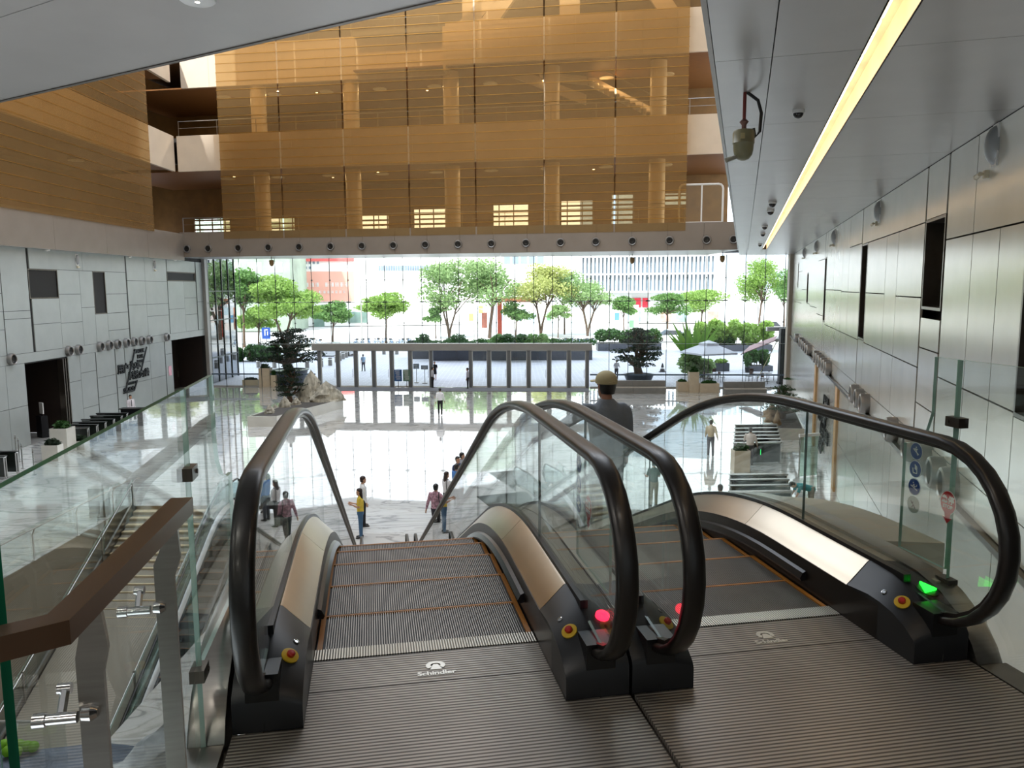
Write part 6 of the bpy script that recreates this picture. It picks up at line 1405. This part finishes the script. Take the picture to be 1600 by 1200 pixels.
for i, (x, lf_) in enumerate(((712,lm_hedge),(776,lm_mid),(790,lm_hedge),(812,lm_hedge),(828,lm_mid),(845,lm_gry),(660,lm_hedge))):
    p = at(x, 546, FL+1.35); t = thing('clipped_shrub', '%s clipped round shrub from the left standing in the long dark troughs' % ORD[[1,2,3,4,5,6,0][i]], 'shrub', (p[0],p[1]+.5,FL+1.1), 0); r = [1.5,1.0,1.2,1.1,1.3,1.0,1.0][i]
    link('foliage', leaf_mesh('foliage', [(0,0,.9,r,r*.9,.75),(.2,0,1.5,r*.6,r*.6,.45)], 700, .3, lf_, 300+i, .6, .5), t, kind='stuff'); MB().tube([(0,0,0),(.05,0,.9)], .08, 6).build('stem', m_bark, t)
p = at(453,601,FL); bonsai('large layered pine in a dark pot on the plaza at left', tuple(p), 4.75, 5.2, 0, 10, 4, lm_dark, (1.55,1.3))
p = at(998,598,FL); bonsai('large layered pine in a dark pot on the plaza at right', tuple(p), 4.6, 4.4, .5, 10, 8, lm_dark, (1.25,.75))
# palm-like fan plant by the cafe
p = at(1083,588,FL); fp = thing('fan_palm', 'tall fan shaped palm with long upright leaves by the cafe', 'palm', tuple(p), 0); k = MB(); g = random.Random(9)
for i in range(17):
    a = -1.25+2.5*i/16; L_ = g.uniform(3.6,4.9); bs = (0,.15*math.sin(i),.9); tip = (L_*math.sin(a)*.62, .5*math.sin(i*2.1), .9+L_*math.cos(a*.62)); md = ((bs[0]+tip[0])*.5, tip[1]*.5, (bs[2]+tip[2])*.5+.25)
    sd = Vector((math.cos(a*.6),.25*math.sin(i),-math.sin(a*.6)))*.19
    P_ = [Vector(bs)-sd*.15, Vector(bs)+sd*.15, Vector(md)+sd, Vector(tip), Vector(md)-sd]; lk = MB(); lk.add([tuple(q) for q in P_], [(0,1,2,4),(4,2,3)]); lk.build('leaf', leaf_mat('palm_leaf',(96,132,56)), fp)
MB().tube([(0,0,0),(0,0,1.2)], [.28,.2], 10).build('trunk', m_bark, fp)
link('foliage', leaf_mesh('foliage', [(-.3,0,1.2,1.1,.9,1.0),(.8,0,.8,1.2,.8,.8)], 1500, .4, lm_gry, 77, .8, .2), fp, kind='stuff')

# ------------------------------------------------------------------ cars, bicycles, street furniture
def car(label, loc, rz, col, L=4.6, W=1.82, Hh=1.5, hatch=False):
    t = thing('car', label, 'car', loc, rz); cm = M('car_paint_%d_%d'%(col[0],col[2]), col, rough=.2, var=.02, coat=.6, metal=.1); gm = M('car_glass', (30,36,42), rough=.05, var=0, spec=.8)
    x = L/2; prof = [(-x,.32),(-x-.02,.6),(-x+.1,.88),(-x*.52,.98),(x*.5,.95),(x*.86,.86),(x,.62),(x,.34),(x*.8,.24),(-x*.8,.24)]
    def side(w0, w1): 
        rings = [[(px, sgn*w_, pz) for px, pz in prof] for sgn, w_ in ((-1,w0),(-1,w1),(1,w1),(1,w0))]; return rings
    k = MB(); n = len(prof); rings = [[(px, y, pz+(0 if abs(y) < W/2-.05 else -.02)) for px, pz in prof] for y in (-W/2,-W/2+.08,W/2-.08,W/2)]; k.loft(rings); k.build('body', cm, t, smooth=True, sharp=35)
    tail = -x*.92 if hatch else -x*.62
    cab = [(tail,.95),(tail+.35,Hh-.1),(tail+.7,Hh),(x*.08,Hh),(x*.22,Hh-.06),(x*.58,.93)]
    k = MB(); k.loft([[(px, y*(1 if pz < 1.1 else .82), pz) for px, pz in cab] for y in (-W/2+.06, W/2-.06)]); k.build('cabin', gm, t, smooth=True, sharp=35)
    k = MB(); k.loft([[(px, y, pz) for px, pz in ((tail+.36,Hh-.07),(tail+.7,Hh+.02),(x*.08,Hh+.02),(x*.22,Hh-.04),(x*.2,Hh-.09),(tail+.4,Hh-.12))] for y in (-W/2*.80, W/2*.80)]); k.build('roof_panel', cm, t, smooth=True, sharp=35)
    for px in (-x*.62, x*.64):
        for sy in (-1,1):
            k = MB(); k.lathe([(.20,-.11),(.33,-.10),(.33,.10),(.20,.11)], (px, sy*(W/2-.10), .33), 18, 0, 'y'); wo = k.build('wheel', m_black, t, smooth=True, sharp=40); MB().lathe([(.20,-.118),(.05,-.125),(.05,.125),(.20,.118)], (px, sy*(W/2-.10), .33), 12, 0, 'y').build('hub', m_steel, wo)
    for sy in (-1,1): MB().box((x*.98,sy*W*.34,.68),(.08,.34,.12)).build('headlamp', m_white, t); MB().box((-x*.985,sy*W*.36,.75),(.06,.3,.14)).build('tail_lamp', M('tail_red',(170,30,30),rough=.3,var=0), t)
    return t
car('white car standing beyond the left doors', (*tuple(at(524,556,FL)[:2]),FL), 0.05, (226,228,230), 4.7, 1.85, 1.62, True)
car('white saloon car on the street right of the dark trough', (*tuple(at(1047,533,FL)[:2]),FL-.15+.15), math.pi+.15, (236,238,240), 5.4, 2.0, 1.75)
car('white van under the trees at the right', (*tuple(at(1205,518,FL)[:2]),FL), .1, (230,234,238), 4.8, 1.9, 1.9, True)
def scooter_proto():
    t = thing('bicycle', '', 'bicycle', (0,0,0), 0)
    for x in (-.52,.52):
        k = MB(); pts = [(x+.31*math.cos(a), 0, .33+.31*math.sin(a)) for a in [2*math.pi*i/14 for i in range(15)]]; k.tube(pts, .03, 5, cap=False); k.build('wheel', m_black, t)
    k = MB()
    for a, c in (((-.52,0,.33),(-.1,0,.38)),((-.1,0,.38),(.36,0,.80)),((-.1,0,.38),(-.24,0,.86)),((-.24,0,.78),(.34,0,.78)),((-.52,0,.33),(-.22,0,.78)),((.52,0,.33),(.36,0,.98))): k.tube([a, c], .028, 5)
    k.build('frame', M('blue_bicycle_frame',(70,120,170),rough=.4,var=.2), t)
    MB().tube([(.36,-.28,1.0),(.36,0,.98),(.36,.28,1.0)], .02, 5).build('handlebar', m_black, t); MB().box((-.25,0,.90),(.28,.16,.07)).build('saddle', m_black, t); MB().box((.52,0,.86),(.3,.3,.22)).build('basket', m_dsteel, t); return t
bp = scooter_proto(); g = random.Random(8)
bx_ = [856,864,873,881,888,897,905,912,920,928]+[470,478,487,497,556,566,577,588,600,612,626,640,652,664]
for i, x in enumerate(sorted(bx_)):
    p = at(x, 540+g.uniform(-1,1), FL); r = bp if i == 0 else dup(bp, (0,0,0)); r.location = (p[0],p[1],FL); r.rotation_euler = (0,0,g.uniform(.7,2.2)); r['label'] = 'parked bicycle in the long row along the street'; r['group'] = 'parked bicycles along the street'
for i, (x, y) in enumerate(((404,574),(429,574.5),(480,574.5),(502,573),(516,571),(526,566),(531,563.5),(536,561),(541,558.5),(546,556.5),(551,555),(600,553.5),(620,553.5))):
    p = at(x, y, FL); t = thing('bollard', '%s grey stone bollard from the left on the plaza' % ORD[i], 'bollard', tuple(p), 0, 'grey bollards on the plaza'); MB().lathe([(.22,0),(.22,.78),(.19,.84),(.001,.86)], n=14).build('shaft', m_grey, t, smooth=True, sharp=40); MB().lathe([(.225,.62),(.225,.70)], n=14).build('band', m_white, t)
cn = thing('traffic_cone', 'dark traffic cone on the plaza right of the potted pine', 'cone', tuple(at(1035,581,FL)), 0); m_cn = M('dark_cone', (58,54,60), rough=.6, var=.1); MB().lathe([(.26,.05),(.06,.80),(.05,.82)], n=14).build('body', m_cn, cn, smooth=True, sharp=50); MB().box((0,0,.025),(.6,.6,.05)).build('base', m_cn, cn); MB().lathe([(.20,.30),(.15,.46)], n=14, cap=False).build('band', m_white, cn)
sg = thing('street_sign', 'blue street sign with white mark on a pole at far left', 'sign', tuple(at(417,548,FL)), 0); MB().tube([(0,.05,0),(0,.05,3.2)], .05, 6).build('pole', m_steel, sg); bo = MB().box((0,0,2.3),(1.1,.06,1.5)).build('board', m_blue, sg); k = MB(); k.box((-.15,-.04,2.4),(.12,.02,.8)); k.box((.05,-.04,2.75),(.4,.02,.12)); k.box((.2,-.04,2.3),(.1,.02,.5)); k.build('white_mark', m_white, bo)
for i, (x, yb, yt) in enumerate(((741,530,484),(1184,500,432),(566,540,443))):
    p = at(x, yb, FL); Hh = float(aty(x, yt, p[1])[2]-FL); t = thing('lamp_post', ['grey lamp post behind the middle doors','white lamp post before the right hand tall tree','thin lamp post by the white commercial building'][i], 'lamp post', tuple(p), 0); MB().tube([(0,0,0),(0,0,Hh)], [.12,.07], 8).build('pole', m_frame, t); MB().tube([(0,0,Hh),(.5,0,Hh+.15),(1.4,0,Hh+.1)], .05, 6).build('arm', m_frame, t); MB().box((1.5,0,Hh+.06),(.7,.25,.12)).build('lamp_head', m_white, t)
# cafe corner outside the right end
um = thing('parasol', 'white square cafe parasol with a small vented top', 'parasol', tuple(at(1106,592,FL)), 0); m_can = M('white_canvas', (222,224,232), rough=.8, var=.03)
pc = at(1113,592,FL); wq = 1.75
def pyr(z0, z1, a, c, rz=.35): 
    cs, sn = math.cos(rz), math.sin(rz); q = lambda x, y, z: (x*cs-y*sn, x*sn+y*cs, z); k = MB(); k.add([q(-a,-a,z0),q(a,-a,z0),q(a,a,z0),q(-a,a,z0),q(-c,-c,z1),q(c,-c,z1),q(c,c,z1),q(-c,c,z1),q(-a,-a,z0-.14),q(a,-a,z0-.14),q(a,a,z0-.14),q(-a,a,z0-.14)], [(0,1,5,4),(1,2,6,5),(2,3,7,6),(3,0,4,7),(8,9,1,0),(9,10,2,1),(10,11,3,2),(11,8,0,3)]); return k
pyr(2.35,3.05,wq,.45).build('canopy', m_can, um); pyr(3.12,3.38,.62,.05).build('vent_cap', m_can, um); MB().tube([(0,0,0),(0,0,3.4)], .04, 8).build('pole', m_dsteel, um); MB().box((0,0,.04),(.7,.7,.08)).build('base', m_grey, um)
k = MB()
for a in range(4): 
    q = a*math.pi/2+math.pi/4+.35; k.tube([(0,0,3.0),(wq*1.38*math.cos(q),wq*1.38*math.sin(q),2.33)], .02, 5)
k.build('ribs', m_dsteel, um)
def table(label, x, y):
    t = thing('cafe_table', label, 'table', tuple(at(x,y,FL)), 0); MB().lathe([(.42,.70),(.42,.74)], n=20).build('table_top', m_blackm, t); MB().tube([(0,0,0),(0,0,.70)], .035, 8).build('pedestal', m_blackm, t); MB().lathe([(.26,0),(.24,.03)], n=16).build('base', m_blackm, t)
def chair(label, x, y, rz):
    t = thing('cafe_chair', label, 'chair', tuple(at(x,y,FL)), rz); MB().box((0,0,.45),(.44,.44,.04)).build('seat', m_blackm, t); MB().box((0,.21,.74),(.42,.03,.30)).build('backrest', M('brown_slat',(96,66,52),rough=.5,var=.1), t)
    for sx in (-1,1):
        for sy in (-1,1): MB().tube([(sx*.20,sy*.20,0),(sx*.18,sy*.19,.45 if sy < 0 else .88)], .018, 6).build('leg', m_blackm, t)
table('round dark cafe table under the white parasol', 1109, 598); table('round dark cafe table under the brown awning', 1183, 597); table('round dark cafe table by the right glass edge', 1198, 596)
for i, (x, y, r) in enumerate(((1127,597,1.8),(1096,598,-1.4),(1118,592,.4),(1170,596,-1.2),(1176,592,.3),(1194,600,1.9),(1205,594,1.2))): chair(['dark cafe chair right of the parasol table','dark cafe chair left of the parasol table','dark cafe chair behind the parasol table','dark cafe chair left of the awning table','dark cafe chair behind the awning table','dark cafe chair right of the awning table','dark cafe chair by the right glass edge'][i], x, y, r)
aw = thing('awning', 'mauve brown sloping awning on the right facade', 'awning', tuple(at(1215,600,FL)), 0)
o_ = Vector(at(1215,600,FL)); A1, A2 = Vector(aty(1158,554,65.5))-o_, Vector(aty(1214,532,65.0))-o_; B1, B2 = Vector(aty(1172,541,69))-o_, Vector(aty(1218,524,69))-o_
k = MB(); pl = [A1,A2,B2,B1]; k.add([tuple(p) for p in pl]+[tuple(p+Vector((0,0,.06))) for p in pl], [(3,2,1,0),(4,5,6,7),(0,1,5,4),(1,2,6,5),(2,3,7,6),(3,0,4,7)]); k.build('canopy', M('mauve_canvas',(168,136,138),rough=.8,var=.05), aw)
MB().tube([tuple(A2),tuple(B2)], .16, 8).build('roller_box', m_white, aw); MB().tube([tuple(A1),tuple(B1)], .05, 6).build('front_bar', m_dsteel, aw)
for q in (A2,B2): MB().tube([tuple(q+Vector((0,0,-.05))), tuple(q+Vector((-1.5,0,-3.2)))], .035, 6).build('stay', M('cream_stay',(200,196,150),rough=.5,var=0), aw)
sp_ = thing('sign_box', 'white projecting sign box above the awning', 'sign', tuple(aty(1216,514,66.5)), 0); MB().box((0,0,0),(2.0,.4,.34)).build('box', m_white, sp_); MB().box((-.2,-.205,.0),(1.3,.01,.18)).build('face', M('pale_face',(214,220,226),rough=.4,var=.1), sp_)
cb = thing('column', 'dark square column at the right end of the cafe', 'column', tuple(at(1221,600,FL)), 0); cb['kind'] = 'structure'; MB().box((0,0,2.3),(.55,.5,4.6)).build('shaft', M('dark_column',(40,40,46),rough=.4,var=.1), cb); MB().box((0,0,.1),(.65,.6,.2)).build('base', m_blackm, cb)
hedge('dark trough with yellow green shrubs under the parasol', 1096, 1140, 580, 562, lm_br, 700, 1.4, .28, 207, .75, m_trough, 4)
hedge('tall dark shrubs in a trough under the awning', 1170, 1208, 580, 545, lm_hedge, 1600, 1.4, .32, 208, .5, m_trough, 4)
ob = thing('potted_shrub', 'small slim shrub in a dark pot before the awning', 'shrub', tuple(at(1168,582,FL)), 0); MB().lathe([(.22,0),(.28,.5),(.24,.5)], n=14).build('pot', m_blackm, ob, smooth=True, sharp=40); link('foliage', leaf_mesh('foliage', [(0,0,1.2,.35,.35,.7)], 160, .25, lm_hedge, 88, .8, .2), ob, kind='stuff')
